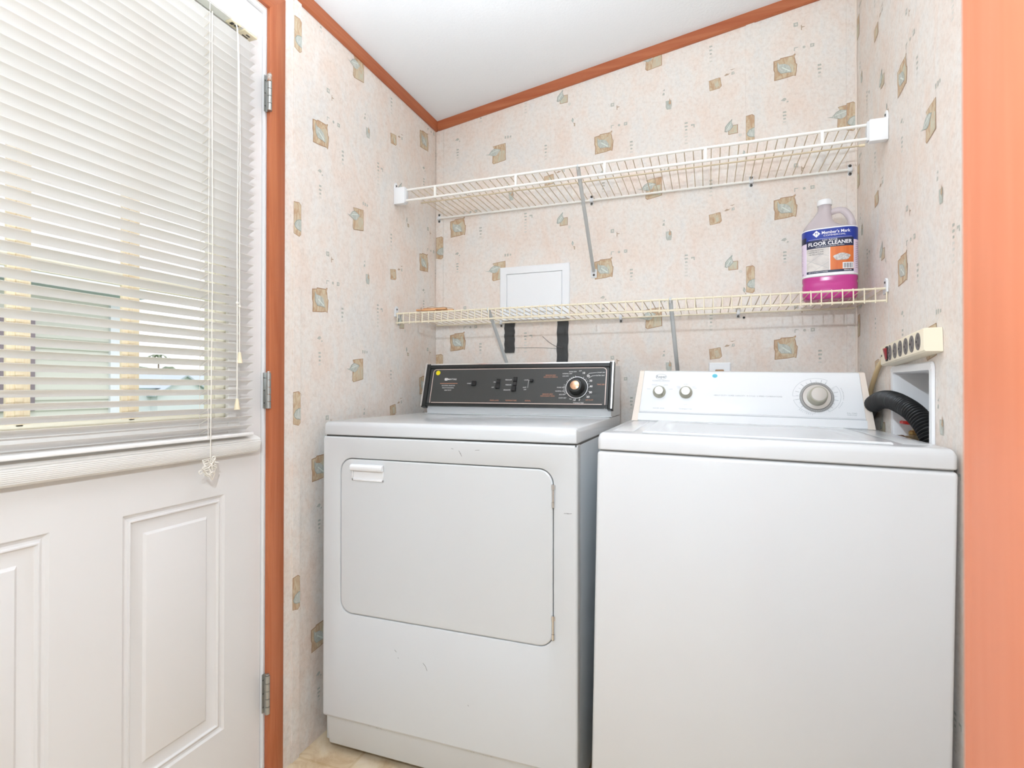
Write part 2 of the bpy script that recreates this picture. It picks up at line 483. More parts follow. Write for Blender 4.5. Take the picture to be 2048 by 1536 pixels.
def wall_pattern(mb, to3, cols, vstep, clips, skips=()):
    """cols: list of (u0, v0, umin, umax)"""
    for u0, v0, umin, umax in cols:
        for kk in range(-6, 6):
            for du, dv, fn in TILE:
                cu, cv = u0 + du, v0 + kk * vstep + dv * vstep / .47
                if cu < umin - .06 or cu > umax + .06 or cv < -.05 or cv > 2.6: continue
                for k, poly, lay in fn():
                    pl = [(cu + x, cv + y) for x, y in poly]
                    for cl in list(clips) + [(1, 0, umax), (-1, 0, -umin)]:
                        pl = clip(pl, *cl)
                        if len(pl) < 3: break
                    if len(pl) < 3: continue
                    if any(all(a <= x <= b and c <= y <= d for x, y in pl) for a, b, c, d in skips): continue
                    off = .0005 + .0002 * lay
                    mb.poly([to3(x, y, off) for x, y in pl], k)
def motif_S():                                    # strip patch
    return [('edge', [(-.0125, .045), (.006, .048), (.0125, .042), (.0125, -.040), (.006, -.047), (-.0125, -.042)], 0), ('tan', [(-.0115, .043), (.005, .046), (.0115, .041), (.0115, -.039), (.006, -.045), (-.0115, -.041)], 1),
            ('ldark', [(-.011, -.016), (-.004, -.004), (.006, .001), (.0125, .002), (.0125, -.031), (0, -.029), (-.008, -.024)], 2), ('leaf', [(-.009, -.016), (-.003, -.006), (.006, -.001), (.0125, 0), (.0125, -.029), (0, -.027), (-.007, -.022)], 3)]

# ------------------------------------------------------------------ walls
# back wall
mb = MB()
T = .06
def wallbox(mb, pts, n, k='paper'):  # k: material key
    """flat slab: pts front polygon, n thickness vector pointing out of the room"""
    a = [Vector(p) for p in pts]; mb.loft([a, [p + Vector(n) for p in a]], k)
wallbox(mb, [(XL - .12, YB, FL), (XFAR, YB, FL), (XFAR, YB, zc(XFAR)), (XL - .12, YB, zc(XL - .12))], (0, T, 0))
bw = mb
wall_pattern(bw, lambda u, v, o: (u, YB - o, v), [(-.960, 1.684, -1.028, -.472), (-.361, 1.471, -.472, .123), (.246, 1.630, .150, .451)],
             .4685, [(-SL, 1, 2.092 - SL * XL)], ())
struct(bw.build_flat('wall_back'))

# left wall with the door opening
D0, D1, DT = .235, 1.088, 2.000
mb = MB()
zl = zc(XL)
for y0, y1, z0, z1 in ((YBK, D0, FL, zl), (D1, YB, FL, zl), (D0, D1, DT, zl)):
    wallbox(mb, [(XL, y0, z0), (XL, y1, z0), (XL, y1, z1), (XL, y0, z1)], (-.11, 0, 0))
wall_pattern(mb, lambda u, v, o: (XL + o, u, v), [(1.291, 1.284, 1.204, 1.799), (1.902, 1.527, 1.799, 2.0)],
             .4875, [(0, 1, 2.092)])
struct(mb.build_flat('wall_left'))

# right wall with the recess of the washer box
RY0, RY1, RZ0, RZ1 = 1.392, 1.640, .80, 1.070
mb = MB()
YP = .33
for y0, y1, z0, z1 in ((YP + .10, RY0, FL, zc(XR)), (RY1, YB, FL, zc(XR)), (RY0, RY1, FL, RZ0), (RY0, RY1, RZ1, zc(XR))):
    wallbox(mb, [(XR, y0, z0), (XR, y1, z0), (XR, y1, z1), (XR, y0, z1)], (.11, 0, 0))
wall_pattern(mb, lambda u, v, o: (XR - o, -u, v), [(-2.175, 1.418, -2.0, -1.62 - .0), (-1.571, 1.322, -1.678, -1.083), (-.967, 1.5, -1.083, -.44)],
             .475, [(0, 1, 2.3)], ((-1.655, -1.375, .78, 1.09),))
for v in (1.51, .60):
    pass
struct(mb.build_flat('wall_right'))

# partition end beside the camera, back and far walls of the entry
mb = MB()
wallbox(mb, [(.172, YP, FL), (XFAR, YP, FL), (XFAR, YP, zc(XFAR)), (.172, YP, zc(.172))], (0, .10, 0), 'plain')
struct(mb.build_flat('wall_partition'))
mb = MB()
wallbox(mb, [(XL - .11, YBK, FL), (XFAR, YBK, FL), (XFAR, YBK, zc(XFAR)), (XL - .11, YBK, zc(XL - .11))], (0, -T, 0), 'plain')
struct(mb.build_flat('wall_front'))
mb = MB()
wallbox(mb, [(XFAR, YBK, FL), (XFAR, YB, FL), (XFAR, YB, zc(XFAR)), (XFAR, YBK, zc(XFAR))], (T, 0, 0), 'plain')
struct(mb.build_flat('wall_far'))
mb = MB()
wallbox(mb, [(XL - .11, YBK, zc(XL - .11)), (XFAR, YBK, zc(XFAR)), (XFAR, YB, zc(XFAR)), (XL - .11, YB, zc(XL - .11))], (0, 0, .05), 'ceil')
struct(mb.build_flat('ceiling'))
mb = MB()
mb.box((XL - .11, YBK, FL - .05), (XFAR, YB + .02, FL), 'floor')
struct(mb.build_flat('floor'))

# ------------------------------------------------------------------ trims
tn = [0]
def trim(mb, smooth=35):
    tn[0] += 1
    return struct(mb.build('trim_%d' % tn[0], smooth=smooth))
# crown moulding
mb = MB()
prof = [(0, 0, 0), (.006, 0, 0), (.011, 0, .004), (.013, 0, .016), (.016, 0, .034), (0, 0, .034)]
mb.prism(prof, (XL + .0003, YBK, 2.091), (XL + .0003, YB - .001, 2.091), 'crownY')
trim(mb)
mb = MB()
prof = [(0, 0, 0), (0, -.006, 0), (0, -.011, .004), (0, -.013, .016), (0, -.016, .034), (0, 0, .034)]
mb.prism(prof, (XL + .014, YB - .0003, 2.091 + SL * .014), (XR, YB - .0003, 2.091 + SL * (XR - XL)), 'crown')
trim(mb)
# door casing, mitred
for ys, yo in ((1.083, 1.140), (D0 + .005, D0 - .052)):
    mb = MB()
    zt = DT + .002; w = abs(yo - ys); sg = 1 if yo > ys else -1
    ring = lambda z0, z1: [(XL + .0005, ys, z0), (XL + .010, ys, z0), (XL + .013, ys + sg * .008, z0 + (z1 - z0) * .14), (XL + .010, yo - sg * .006, z0 + (z1 - z0) * .9), (XL + .007, yo, z1), (XL + .0005, yo, z1)]
    mb.loft([ring(FL, FL), ring(zt, zt + w)], 'casing')
    trim(mb)
mb = MB()
ring = lambda y0, y1: [(XL + .0005, y0, DT + .002), (XL + .010, y0, DT + .002), (XL + .013, y0 + (y1 - y0) * .14, DT + .010), (XL + .010, y0 + (y1 - y0) * .9, DT + .053), (XL + .007, y1, DT + .059), (XL + .0005, y1, DT + .059)]
mb.loft([ring(D0 + .005, D0 - .052), ring(1.083, 1.140)], 'crownY')
trim(mb)
# white door frame lining (stop) in the opening
mb = MB()
mb.box((XL - .11, 1.0795, FL), (XL - .002, 1.0878, DT), 'doorw')
mb.box((XL - .11, D0 + .0002, FL), (XL - .002, D0 + .008, DT), 'doorw')
mb.box((XL - .11, D0 + .008, DT - .010), (XL - .002, 1.0795, DT - .0002), 'doorw')
trim(mb)
# wallpapered joint strips
def strip(u0, u1, to3, z0, z1, centers, th=.004, umid=None):
    mb = MB()
    a = [Vector(to3(u0, z0, 0.0002)), Vector(to3(u1, z0, .0002)), Vector(to3(u1, z1 if not isinstance(z1, tuple) else z1[1], .0002)), Vector(to3(u0, z1 if not isinstance(z1, tuple) else z1[0], .0002))]
    n = Vector(to3(u0, z0, th)) - Vector(to3(u0, z0, 0.0002))
    mb.loft([a, [p + n for p in a]], 'paper_strip')
    um = (u0 + u1) / 2; w = (u1 - u0) / .025
    for cz in centers:
        for k, poly, lay in motif_S():
            mb.poly([to3(um + x * w * .99, cz + y, th + .0003 + .0002 * lay) for x, y in poly], k)
    tn[0] += 1
    return struct(mb.build_flat('trim_%d' % tn[0]))
toB = lambda u, v, o: (u, YB - o, v)
toL = lambda u, v, o: (XL + o, u, v)
toR = lambda u, v, o: (XR - o, u, v)
strip(.123, .150, toB, FL, (2.091 + SL * (.123 - XL), 2.091 + SL * (.15 - XL)), (1.910, 1.396, .88), .003)
strip(-1.061, -1.028, toB, FL, (2.09, 2.095), (1.605, 1.118), .003)
strip(.421, .446, toB, FL, (2.305, 2.31), (1.900, 1.39), .003)
strip(1.1415, 1.173, toL, FL, 2.091, (), .003)
strip(1.1735, 1.202, toL, FL, 2.091, (1.998, 1.490, .970, .466), .006)
# slim cream corner bead
mb = MB()
mb.tube([(XR - .003, YB - .003, FL), (XR - .003, YB - .003, zc(XR))], .0035, 'cplast', 8)
trim(mb)
# wood jamb right beside the camera
mb = MB()
za, zb = FL, zc(.16)
def col(pts, k, name=None):
    mb = MB(); mb.loft([[(x, y, za) for x, y in pts], [(x, y, zb) for x, y in pts]], k); trim(mb)
col([(.160, YP - .012), (.1715, YP - .012), (.1715, .4305), (.160, .4305)], 'jamb')
col([(.1510, .337), (.1598, .337), (.1598, .3745), (.154, .3745), (.1510, .372)], 'jamb')
col([(.160, .431), (.218, .431), (.218, .440), (.208, .4435), (.168, .4435), (.160, .4405)], 'jamb')
col([(.172, YP - .0002), (.228, YP - .0002), (.228, YP - .010), (.218, YP - .0135), (.18, YP - .0135), (.172, YP - .010)], 'jamb')

# ------------------------------------------------------------------ exterior door
XD = -1.075                                   # room face of the door
door = struct(empty('door_1', (XD, 1.078, FL)))
def dch(mb, name, parent=None, smooth=35):
    o = mb.build(name, None, smooth)
    pr = parent or door
    o.parent = pr; o.matrix_parent_inverse = Matrix.Translation(-Vector(door.location)) if pr == door else Matrix()
    return o
DY0, DY1, DZ0, DZ1 = .245, 1.078, FL + .008, 1.988
LY0, LY1, LZ0, LZ1 = .330, .985, .928, 1.905   # lite opening
mb = MB()
X2 = XD - .044
pan = [(.742 - .376, .608, .222, .776), (.733, .970, .222, .776)]
ys = sorted({DY0, DY1, LY0, LY1, *[p[0] for p in pan], *[p[1] for p in pan]})
zs = sorted({DZ0, DZ1, LZ0, LZ1, pan[0][2], pan[0][3]})
for a, b in zip(ys, ys[1:]):
    for c_, d_ in zip(zs, zs[1:]):
        my, mz = (a + b) / 2, (c_ + d_) / 2
        if LY0 < my < LY1 and LZ0 < mz < LZ1: continue
        if any(p[0] < my < p[1] and p[2] < mz < p[3] for p in pan): continue
        mb.poly([(XD, a, c_), (XD, b, c_), (XD, b, d_), (XD, a, d_)], 'door')
for a, b, c_, d_ in ((DY0, DY1, DZ0, LZ0), (DY0, DY1, LZ1, DZ1), (DY0, LY0, LZ0, LZ1), (LY1, DY1, LZ0, LZ1)):
    mb.poly([(X2, a, c_), (X2, a, d_), (X2, b, d_), (X2, b, c_)], 'door')
for (y0, z0), (y1, z1) in (((DY0, DZ0), (DY1, DZ0)), ((DY1, DZ0), (DY1, DZ1)), ((DY1, DZ1), (DY0, DZ1)), ((DY0, DZ1), (DY0, DZ0)), ((LY0, LZ0), (LY1, LZ0)), ((LY1, LZ0), (LY1, LZ1)), ((LY1, LZ1), (LY0, LZ1)), ((LY0, LZ1), (LY0, LZ0))):
    mb.poly([(XD, y0, z0), (XD, y1, z1), (X2, y1, z1), (X2, y0, z0)], 'door')
for y0, y1, z0, z1 in pan:                     # embossed raised panels
    R_ = lambda i, x: [(XD + x, y0 + i, z0 + i), (XD + x, y1 - i, z0 + i), (XD + x, y1 - i, z1 - i), (XD + x, y0 + i, z1 - i)]
    mb.loft([R_(0, 0), R_(.004, -.0045), R_(.008, -.006), R_(.012, -.0045), R_(.0135, -.0015), R_(.016, -.001), R_(.019, -.005), R_(.022, -.0062), R_(.044, -.0055), R_(.049, -.0015), R_(.052, -.0008)], 'door', True, False)
    mb.poly(R_(.052, -.0008), 'door')
bmesh.ops.remove_doubles(mb.bm, verts=mb.bm.verts[:], dist=1e-5)
dch(mb, 'door_panel', smooth=25)
# window lite set in the door
mb = MB()
def frame(mb, y0, y1, z0, z1, w, x0, x1, k, bev=0):
    mb.box((x0, y0, z0), (x1, y0 + w, z1), k, bev); mb.box((x0, y1 - w, z0), (x1, y1, z1), k, bev)
    mb.box((x0, y0 + w, z0), (x1, y1 - w, z0 + w), k, bev); mb.box((x0, y0 + w, z1 - w), (x1, y1 - w, z1), k, bev)
frame(mb, LY0 - .012, LY1 + .022, LZ0 - .012, LZ1 + .012, .034, XD - .004, XD + .007, 'lite', .002)
lite = dch(mb, 'window_frame')
mb = MB()
frame(mb, LY0 + .012, LY1 - .006, LZ0 + .008, LZ1 - .008, .030, XD - .030, XD - .008, 'creamf', .001)
frame(mb, LY0 + .038, LY1 - .034, LZ0 + .036, LZ1 - .036, .010, XD - .034, XD - .014, 'creamf', .001)
o = dch(mb, 'inner_frame'); o['label'] = 'cream inner window frame'
inner = under(o, lite)
mb = MB()
mb.box((XD - .024, LY0 + .03, LZ0 + .03), (XD - .021, LY1 - .03, LZ1 - .03), 'glass')
under(dch(mb, 'glass_pane'), lite)
for yv in (.755, .568):
    mb = MB()
    mb.box((XD - .019, yv - .0175, LZ0 + .026), (XD - .011, yv + .0175, LZ1 - .034), 'cream', .002)
    mb.box((XD - .0112, yv - .006, LZ0 + .034), (XD - .008, yv + .006, LZ1 - .034), 'cream', .001)
    o = under(dch(mb, 'muntin'), lite); o['label'] = 'cream muntin bar'
for zv in (1.243, 1.57):
    mb = MB()
    mb.box((XD - .0185, LY0 + .034, zv - .0135), (XD - .0115, LY1 - .034, zv + .0135), 'creamf', .002)
    o = under(dch(mb, 'muntin'), lite); o['label'] = 'cream muntin bar'
# ribbed ledge below the window
mb = MB()
pf = [(0, .9115), (.010, .9110), (.022, .9075), (.030, .9020), (.0305, .8995), (.0290, .8985)]
n_ = 8
for i in range(n_):
    t = i / n_
    x_, z_ = .0325 - .0105 * t * t, .8970 - .0260 * t
    pf += [(x_, z_), (x_ + .0004, z_ - .0020), (x_ - .0012, z_ - .0028)]
pf += [(.020, .8690), (.018, .8675), (.004, .8665), (0, .8665)]
mb.loft([[(XD + x + .0002, y, z) for x, z in pf] for y in (.262, 1.047)], 'lite')
o = dch(mb, 'window_ledge', None, 28); o['label'] = 'ribbed white ledge under the blind'
# hinges
for i, (z0, z1) in enumerate(((1.733, 1.826), (.975, 1.066), (.202, .300))):
    h = struct(empty('hinge', (XD + .006, 1.084, z0))) if False else None
    mb = MB()
    mb.box((XD + .0115, 1.0725, z0), (XD + .0140, 1.0825, z1), 'hinge', .0006); mb.box((XD + .0140, 1.0775, z0), (XD + .0250, 1.0790, z1), 'hinge')
    k0 = 'rust' if i == 0 else 'hinge'
    n5 = 5
    for j in range(n5):
        a = z0 + (z1 - z0) * j / n5; b = z0 + (z1 - z0) * (j + 1) / n5 - .0012
        mx = Matrix.Translation((XD + .0265, 1.0768, 0))
        mb.lathe([(.0001, a), (.0058, a), (.0058, b), (.0001, b)], k0 if j == n5 - 1 else 'hinge', 14, mx)
    mb.lathe([(.0001, z1), (.0045, z1), (.004, z1 + .003), (.0001, z1 + .004)], k0, 12, Matrix.Translation((XD + .0265, 1.0768, 0)))
    for t_ in (.15, .5, .85):
        mb.lathe([(.0001, 0), (.0020, 0), (.0016, .0006), (.0001, .0006)], 'screw', 10, Matrix.Translation((XD + .0140, 1.0748, z0 + (z1 - z0) * t_)) @ Matrix.Rotation(R(90), 4, 'Y'))
    o = dch(mb, 'hinge'); o['label'] = ('steel hinge with rusty top knuckle', 'steel hinge', 'steel hinge')[i]

# ------------------------------------------------------------------ window blind
blind = tag(empty('window_blind', (-1.046, .65, .905)), 'cream mini blind with tilted slats hanging over the door window', 'window blind')
def sub(mb, name, parent, smooth=35, label=None):
    o = mb.build(name, None, smooth)
    o.parent = parent
    o.matrix_parent_inverse = Matrix.Translation(-Vector(parent.location)) if parent.parent is None else Matrix()
    if label: o['label'] = label
    return o
BX = -1.046; BY0, BY1 = .272, 1.016
mb = MB()
pitch = .0214; nsl = 44; th = R(29)
for i in range(nsl):
    zc0 = .9325 + i * pitch
    if zc0 > 1.878: break
    jit = random.uniform(-1, 1) * R(1.2); a = th + jit
    dy = random.uniform(-.0012, .0012)
    sec = []
    for t in (-1, -.6, -.2, .2, .6, 1):
        u = t * .0127; cr = .0016 * (1 - t * t)
        sec.append((u * math.cos(a) - cr * math.sin(a), u * math.sin(a) + cr * math.cos(a)))
    rings = []
    ny = 5
    for j in range(ny):
        y = BY0 + dy + (BY1 - BY0) * j / (ny - 1)
        sag = .0006 * math.sin(j * 2.1 + i)
        rings.append([(BX + x, y, zc0 + z + sag) for x, z in sec] + [(BX + x, y, zc0 + z + sag - .0004) for x, z in sec[::-1]])
    mb.loft(rings, 'slat')
sub(mb, 'slats', blind, 50)
mb = MB()
mb.box((BX - .0125, BY0, .9125), (BX + .0125, BY1, .9205), 'slat', .002)
sub(mb, 'bottom_rail', blind)
mb = MB()
mb.box((BX - .0135, BY0 - .003, 1.882), (BX + .0135, BY1 + .003, 1.908), 'lite', .001)
mb.box((BX - .011, BY0, 1.8805), (BX + .011, BY1 - .02, 1.8825), 'lite')
hr = sub(mb, 'head_rail', blind)
mb = MB()
mb.box((BX - .0145, BY1 - .034, 1.876), (BX + .0145, BY1 + .004, 1.8805), 'tassel', .001)
mb.box((BX - .006, BY1 - .024, 1.8752), (BX - .003, BY1 - .008, 1.8762), 'screw'); mb.box((BX + .002, BY1 - .020, 1.8752), (BX + .006, BY1 - .010, 1.8762), 'screw')
under(sub(mb, 'mounting_bracket', blind, label='yellowed end bracket'), hr)
mb = MB()
mb.box((BX - .006, .945, 1.876), (BX + .0145, .972, 1.8805), 'tassel', .001); mb.box((BX + .001, .950, 1.8748), (BX + .010, .957, 1.8762), 'screw'); mb.box((BX + .003, .960, 1.8748), (BX + .012, .967, 1.8762), 'screw')
under(sub(mb, 'cord_lock', blind, label='cord lock'), hr)
for yl in (.888, .40):
    mb = MB()
    for xo in (-.0128, .0128):
        mb.tube([(BX + xo, yl, .916), (BX + xo * .98, yl - .001, 1.4), (BX + xo, yl, 1.881)], .0006, 'cord', 5)
    for i in range(nsl):
        z = .9325 + i * pitch
        if z > 1.87: break
        mb.tube([(BX - .0125, yl, z - .0075), (BX + .0128, yl, z + .0052)], .0007, 'cord', 4)
    sub(mb, 'ladder_cord', blind)
    mb = MB()
    ph = 0 if yl > .6 else 1
    mb.tube([(BX + .0145, yl + .006 + .0015 * math.sin(z * 6 + ph), z) for z in [.862 + i * .04 for i in range(26)]], .0011, 'cord', 6)
    sub(mb, 'lift_cord', blind)
mb = MB()                                       # tangle of surplus cord
pts = []
rr = random.Random(3)
for i in range(64):
    a = i * 2.4; q = .5 + .5 * math.sin(i * .9)
    pts.append((BX + .020 + .006 * math.sin(i * 1.3), .886 + .004 * math.sin(i * .37) * 3 + .013 * q * math.cos(a), .872 - .00035 * i * (1 + q) + .011 * q * math.sin(a)))
pts += [(BX + .020, .872, .846), (BX + .021, .862, .842), (BX + .02, .860, .848), (BX + .02, .872, .852)]
def smooth_path(p, n=4):
    p = [Vector(q) for q in p]; out = []
    for i in range(len(p) - 1):
        p0, p1, p2, p3 = p[max(i - 1, 0)], p[i], p[i + 1], p[min(i + 2, len(p) - 1)]
        for j in range(n):
            t = j / n
            out.append(.5 * ((2 * p1) + (p2 - p0) * t + (2 * p0 - 5 * p1 + 4 * p2 - p3) * t * t + (3 * p1 - p0 - 3 * p2 + p3) * t ** 3))
    out.append(p[-1]); return out
mb.tube(smooth_path(pts), .0011, 'cord', 6)
sub(mb, 'cord_tangle', blind, label='knotted bunch of loose cord')
for yy, zb_, zk in ((.9635, 1.085, 1.217), (.957, .977, 1.224)):
    mb = MB()
    X_ = BX + .021
    mb.tube(smooth_path([(BX + .010, .957, 1.877), (X_ - .003, .958 + (yy - .957) * .3, 1.84), (X_, .958 + (yy - .957) * .8, 1.6), (X_, yy - .001, 1.4), (X_, yy, 1.22), (X_, yy + .0005, zb_ + .02)]), .0012, 'cord', 6)
    mb.lathe([(.0001, -.004), (.003, -.002), (.003, .002), (.0001, .004)], 'cord', 8, Matrix.Translation((X_, yy, zk)))
    pc = sub(mb, 'pull_cord', blind)
    mb = MB()
    mb.lathe([(.0001, .026), (.0028, .025), (.0042, .016), (.0064, .002), (.0066, 0), (.0001, -.001)], 'tassel', 16, Matrix.Translation((X_, yy + .0005, zb_)))
    under(sub(mb, 'tassel', blind, label='cream cord tassel'), pc)

# ------------------------------------------------------------------ clothes dryer
def ring_map(loop, x0, x1, z0, z1):
    cx, cz = (x0 + x1) / 2, (z0 + z1) / 2; out = []
    return out
def front_with_hole(mb, x0, x1, z0, z1, hole, r, y, k, depth=.010):
    """flat front at y with a rounded hole whose lip rolls inwards"""
    hx0, hx1, hz0, hz1 = hole; n = 8
    loop = rrect(hx0, hx1, hz0, hz1, r, n)
    outer = []
    corners = [(x1, z1), (x0, z1), (x0, z0), (x1, z0)]
    for ci in range(4):
        for i in range(n + 1):
            px, pz = loop[ci * (n + 1) + i]
            f = i / n
            if ci == 0: q = (x1, pz + (z1 - pz) * 0) if f < .5 else (px, z1)
            elif ci == 1: q = (px, z1) if f < .5 else (x0, pz)
            elif ci == 2: q = (x0, pz) if f < .5 else (px, z0)
            else: q = (px, z0) if f < .5 else (x1, pz)
            if i == n // 2: q = corners[ci]
            outer.append(q)
    def off(d): return rrect(hx0 + d, hx1 - d, hz0 + d, hz1 - d, r - d, n)
    rings = [[(a, y, b) for a, b in outer], [(a, y, b) for a, b in loop], [(a, y + .0012, b) for a, b in off(.0022)],
             [(a, y + .0035, b) for a, b in off(.0034)], [(a, y + depth, b) for a, b in off(.0038)]]
    mb.loft(rings, k, True, False)
DX0, DX1, DYF, DYB = -1.009, -.286, 1.235, 1.90
dry = tag(empty('clothes_dryer', ((DX0 + DX1) / 2, 1.55, FL)), 'white front-loading clothes dryer with charcoal control panel in the left corner', 'clothes dryer')
mb = MB()
hole = (-.9535, -.3405, .4075, .8385)
zt = .893
front_with_hole(mb, DX0 + .006, DX1 - .006, .124, zt - .004, hole, .040, DYF, 'enamel')
# rounded outer edges of the cabinet wrap
for xa, xs in ((DX0, 1), (DX1, -1)):
    arc = [(xa + xs * (.006 - .006 * math.sin(R(a))), DYF + .006 - .006 * math.cos(R(a))) for a in (0, 22, 45, 67, 90)]
    pts = arc + [(xa, DYF + .02), (xa + xs * .002, DYF + .02)]
    mb.loft([[(x, y, z) for x, y in arc] for z in (.124, zt - .004)], 'enamel', False, False)
mb.loft([[(x, DYF + dy, z) for x in (DX0 + .006, DX1 - .006)] for dy, z in ((0, zt - .004), (.0015, zt - .001), (.005, zt))], 'enamel', False, False)
mb.loft([[(x, DYF + dy, z) for x in (DX0 + .006, DX1 - .006)] for dy, z in ((0, .124), (.002, .119), (.010, .117))], 'enamel', False, False)
# sides: front flange then body
mb.box((DX0, DYF + .006, .117), (DX0 + .003, DYF + .030, zt), 'enamel'); mb.box((DX1 - .003, DYF + .006, .117), (DX1, DYF + .030, zt), 'enamel')
for path in ([(-.591, .869), (-.586, .862), (-.583, .855)], [(-.588, .862), (-.585, .8625)], [(-.612, .874), (-.606, .873)], [(-.546, .872), (-.534, .873)],
             [(-.692, .317), (-.684, .309), (-.680, .299)], [(-.777, .337), (-.771, .332)], [(-.767, .318), (-.764, .317)], [(-.318, .733), (-.307, .734)], [(-.31, .7325), (-.299, .734)],
             [(-.565, .235), (-.563, .232)]):
    for a, b in zip(path, path[1:]):
        mb.tube([(a[0], DYF - .0001, a[1]), (b[0], DYF - .0001, b[1])], .0005, 'outg', 4)
sub(mb, 'front_panel', dry, 30)
mb = MB()
mb.box((DX0 + .003, DYF + .016, .045), (DX1 - .003, DYB, zt - .002), 'side', .002)
sub(mb, 'cabinet', dry)
# kick plate, slightly set back, sloping inwards
mb = MB()
mb.loft([[(DX0 + .012, DYF + .006, .1165), (DX1 - .012, DYF + .006, .1165), (DX1 - .012, DYF + .05, .1165), (DX0 + .012, DYF + .05, .1165)],
         [(DX0 + .014, DYF + .014, .040), (DX1 - .014, DYF + .014, .040), (DX1 - .014, DYF + .05, .040), (DX0 + .014, DYF + .05, .040)],
         [(DX0 + .0165, DYF + .016, .036), (DX1 - .0165, DYF + .016, .036), (DX1 - .0165, DYF + .05, .036), (DX0 + .0165, DYF + .05, .036)]], 'enamel')
for a, b in ((-.865, -.834), (-.835, -.815), (-.560, -.552), (-.54, -.50)):
    for q in range(5):
        x = random.uniform(a, b); w = random.uniform(.001, .005)
        mb.poly([(x, DYF + .0055, .1158), (x + w, DYF + .0055, .1160), (x + w * .8, DYF + .0055, .1160 + random.uniform(.0005, .0014)), (x, DYF + .0055, .1165)], 'outg')
sub(mb, 'kick_plate', dry)
# feet
for fx in (DX0 + .05, DX1 - .05):
    for fy in (DYF + .07, DYB - .06):
        mb = MB(); mb.lathe([(.0001, FL), (.016, FL), (.016, FL + .008), (.006, FL + .010), (.006, .046), (.0001, .046)], 'dark', 14, Matrix.Translation((fx, fy, 0)))
        sub(mb, 'levelling_foot', dry)
# top lid
mb = MB()
mb.box((DX0 + .004, DYF + .012, zt - .0035), (DX1 - .004, DYB - .002, zt + .006), 'seam')
prof = [(DYF + .004, zt + .004), (DYF + .002, zt + .0065), (DYF + .0025, .921), (DYF + .005, .928), (DYF + .011, .9325), (DYF + .018, .934), (1.69, .9345), (DYB, .9345), (DYB, zt + .004)]
e = .004
def lidring(x, ins):
    return [(x, y + (ins if y < DYF + .03 else 0), z - (ins if z > .93 else 0)) for y, z in prof]
mb.loft([lidring(DX0 + .002, .006), lidring(DX0 + .0035, .0025), lidring(DX0 + .008, 0), lidring(DX1 - .008, 0), lidring(DX1 - .0035, .0025), lidring(DX1 - .002, .006)], 'enamel')
lid = sub(mb, 'top_panel', dry)
# door
mb = MB()
g = .0052
def rr3(d, y, r=.035): return [(a, y, b) for a, b in rrect(hole[0] + g + d, hole[1] - g - d, hole[2] + g + d, hole[3] - g - d, r - d)]
mb.loft([rr3(0, DYF + .010), rr3(0, DYF + .0025), rr3(.001, DYF + .001), rr3(.003, DYF + .0002), rr3(.004, DYF + .0)], 'enamel', True, False)
mb.poly(rr3(.004, DYF + .0), 'enamel')
mb.poly([(a, DYF + .0105, b) for a, b in rrect(hole[0], hole[1], hole[2], hole[3], .038)], 'seam')
door_d = sub(mb, 'door', dry, 30)
# recessed handle with a lip
mb = MB()
hx0, hx1, hz0, hz1 = -.911, -.811, .776, .8205
mb.box((hx0, DYF - .0025, hz0), (hx1, DYF - .0002, hz0 + .006), 'wplast', .0008)
mb.box((hx0, DYF - .0025, hz0), (hx0 + .004, DYF - .0002, hz1), 'wplast', .0008); mb.box((hx1 - .004, DYF - .0025, hz0), (hx1, DYF - .0002, hz1), 'wplast', .0008)
mb.loft([[(x, DYF - .0006 + .0004 * q, z) for x in (hx0 + .004, hx1 - .004)] for q, z in ((0, hz0 + .005), (1, hz0 + .016), (1, hz1 - .012))], 'wplast', False, False)
lipp = [(-.0006, 0), (-.010, -.001), (-.0125, .004), (-.012, .010), (-.008, .0145), (-.0006, .0155)]
mb.loft([[(x, DYF + y, .8055 + z) for y, z in lipp] for x in (hx0, hx1)], 'wplast')
o = under(sub(mb, 'door_handle', dry), door_d)
for z0, z1 in ((.745, .800), (.434, .490)):
    mb = MB()
    for a, b, r_ in ((z0, z0 + .013, .0042), (z0 + .0135, z1 - .0135, .0034), (z1 - .013, z1, .0042)):
        mb.lathe([(.0001, a), (r_, a), (r_, b), (.0001, b)], 'chrome', 12, Matrix.Translation((-.3440, DYF - .0022, 0)))
    mb.box((-.349, DYF - .0012, z1 - .012), (-.339, DYF + .002, z1 - .002), 'chrome')
    under(sub(mb, 'door_hinge', dry, label='chrome hinge'), door_d)
# ---- console
CB, CT = 1.700, 1.742                         # y at bottom / top of the dark face
CZ0, CZ1 = .963, 1.108
CX0, CX1 = -.958, -.280
mb = MB()
mb.loft([[(x, y, z) for y, z in ((1.716, .9348), (1.712, .958), (1.713, .9625), (1.752, 1.098), (1.90, 1.104), (1.90, .9348))] for x in (CX0 + .012, CX1 - .008)], 'enamel')
mb.box((CX0 + .006, 1.708, .9348), (CX1 - .004, 1.716, .9375), 'enamel', .001)
cons = sub(mb, 'console', dry)
def fD(u, v, o=0):
    """point on the dark face: u 0..1 left to right in metres from left, v metres up the slope"""
    L_ = math.hypot(CT - CB, CZ1 - CZ0); sy, sz = (CT - CB) / L_, (CZ1 - CZ0) / L_
    return Vector((CX0 + u, CB + v * sy - o * sz, CZ0 + v * sz + o * sy))
FLn = math.hypot(CT - CB, CZ1 - CZ0); FW = CX1 - CX0
mb = MB()
def slab(mb, u0, u1, v0, v1, o0, o1, k):
    q = lambda o: [fD(u0, v0, o), fD(u1, v0, o), fD(u1, v1, o), fD(u0, v1, o)]
    mb.loft([q(o0), q(o1)], k)
slab(mb, .014, FW - .014, .001, FLn - .001, -.010, .0, 'panelk')
mbP = mb
mb = MB()
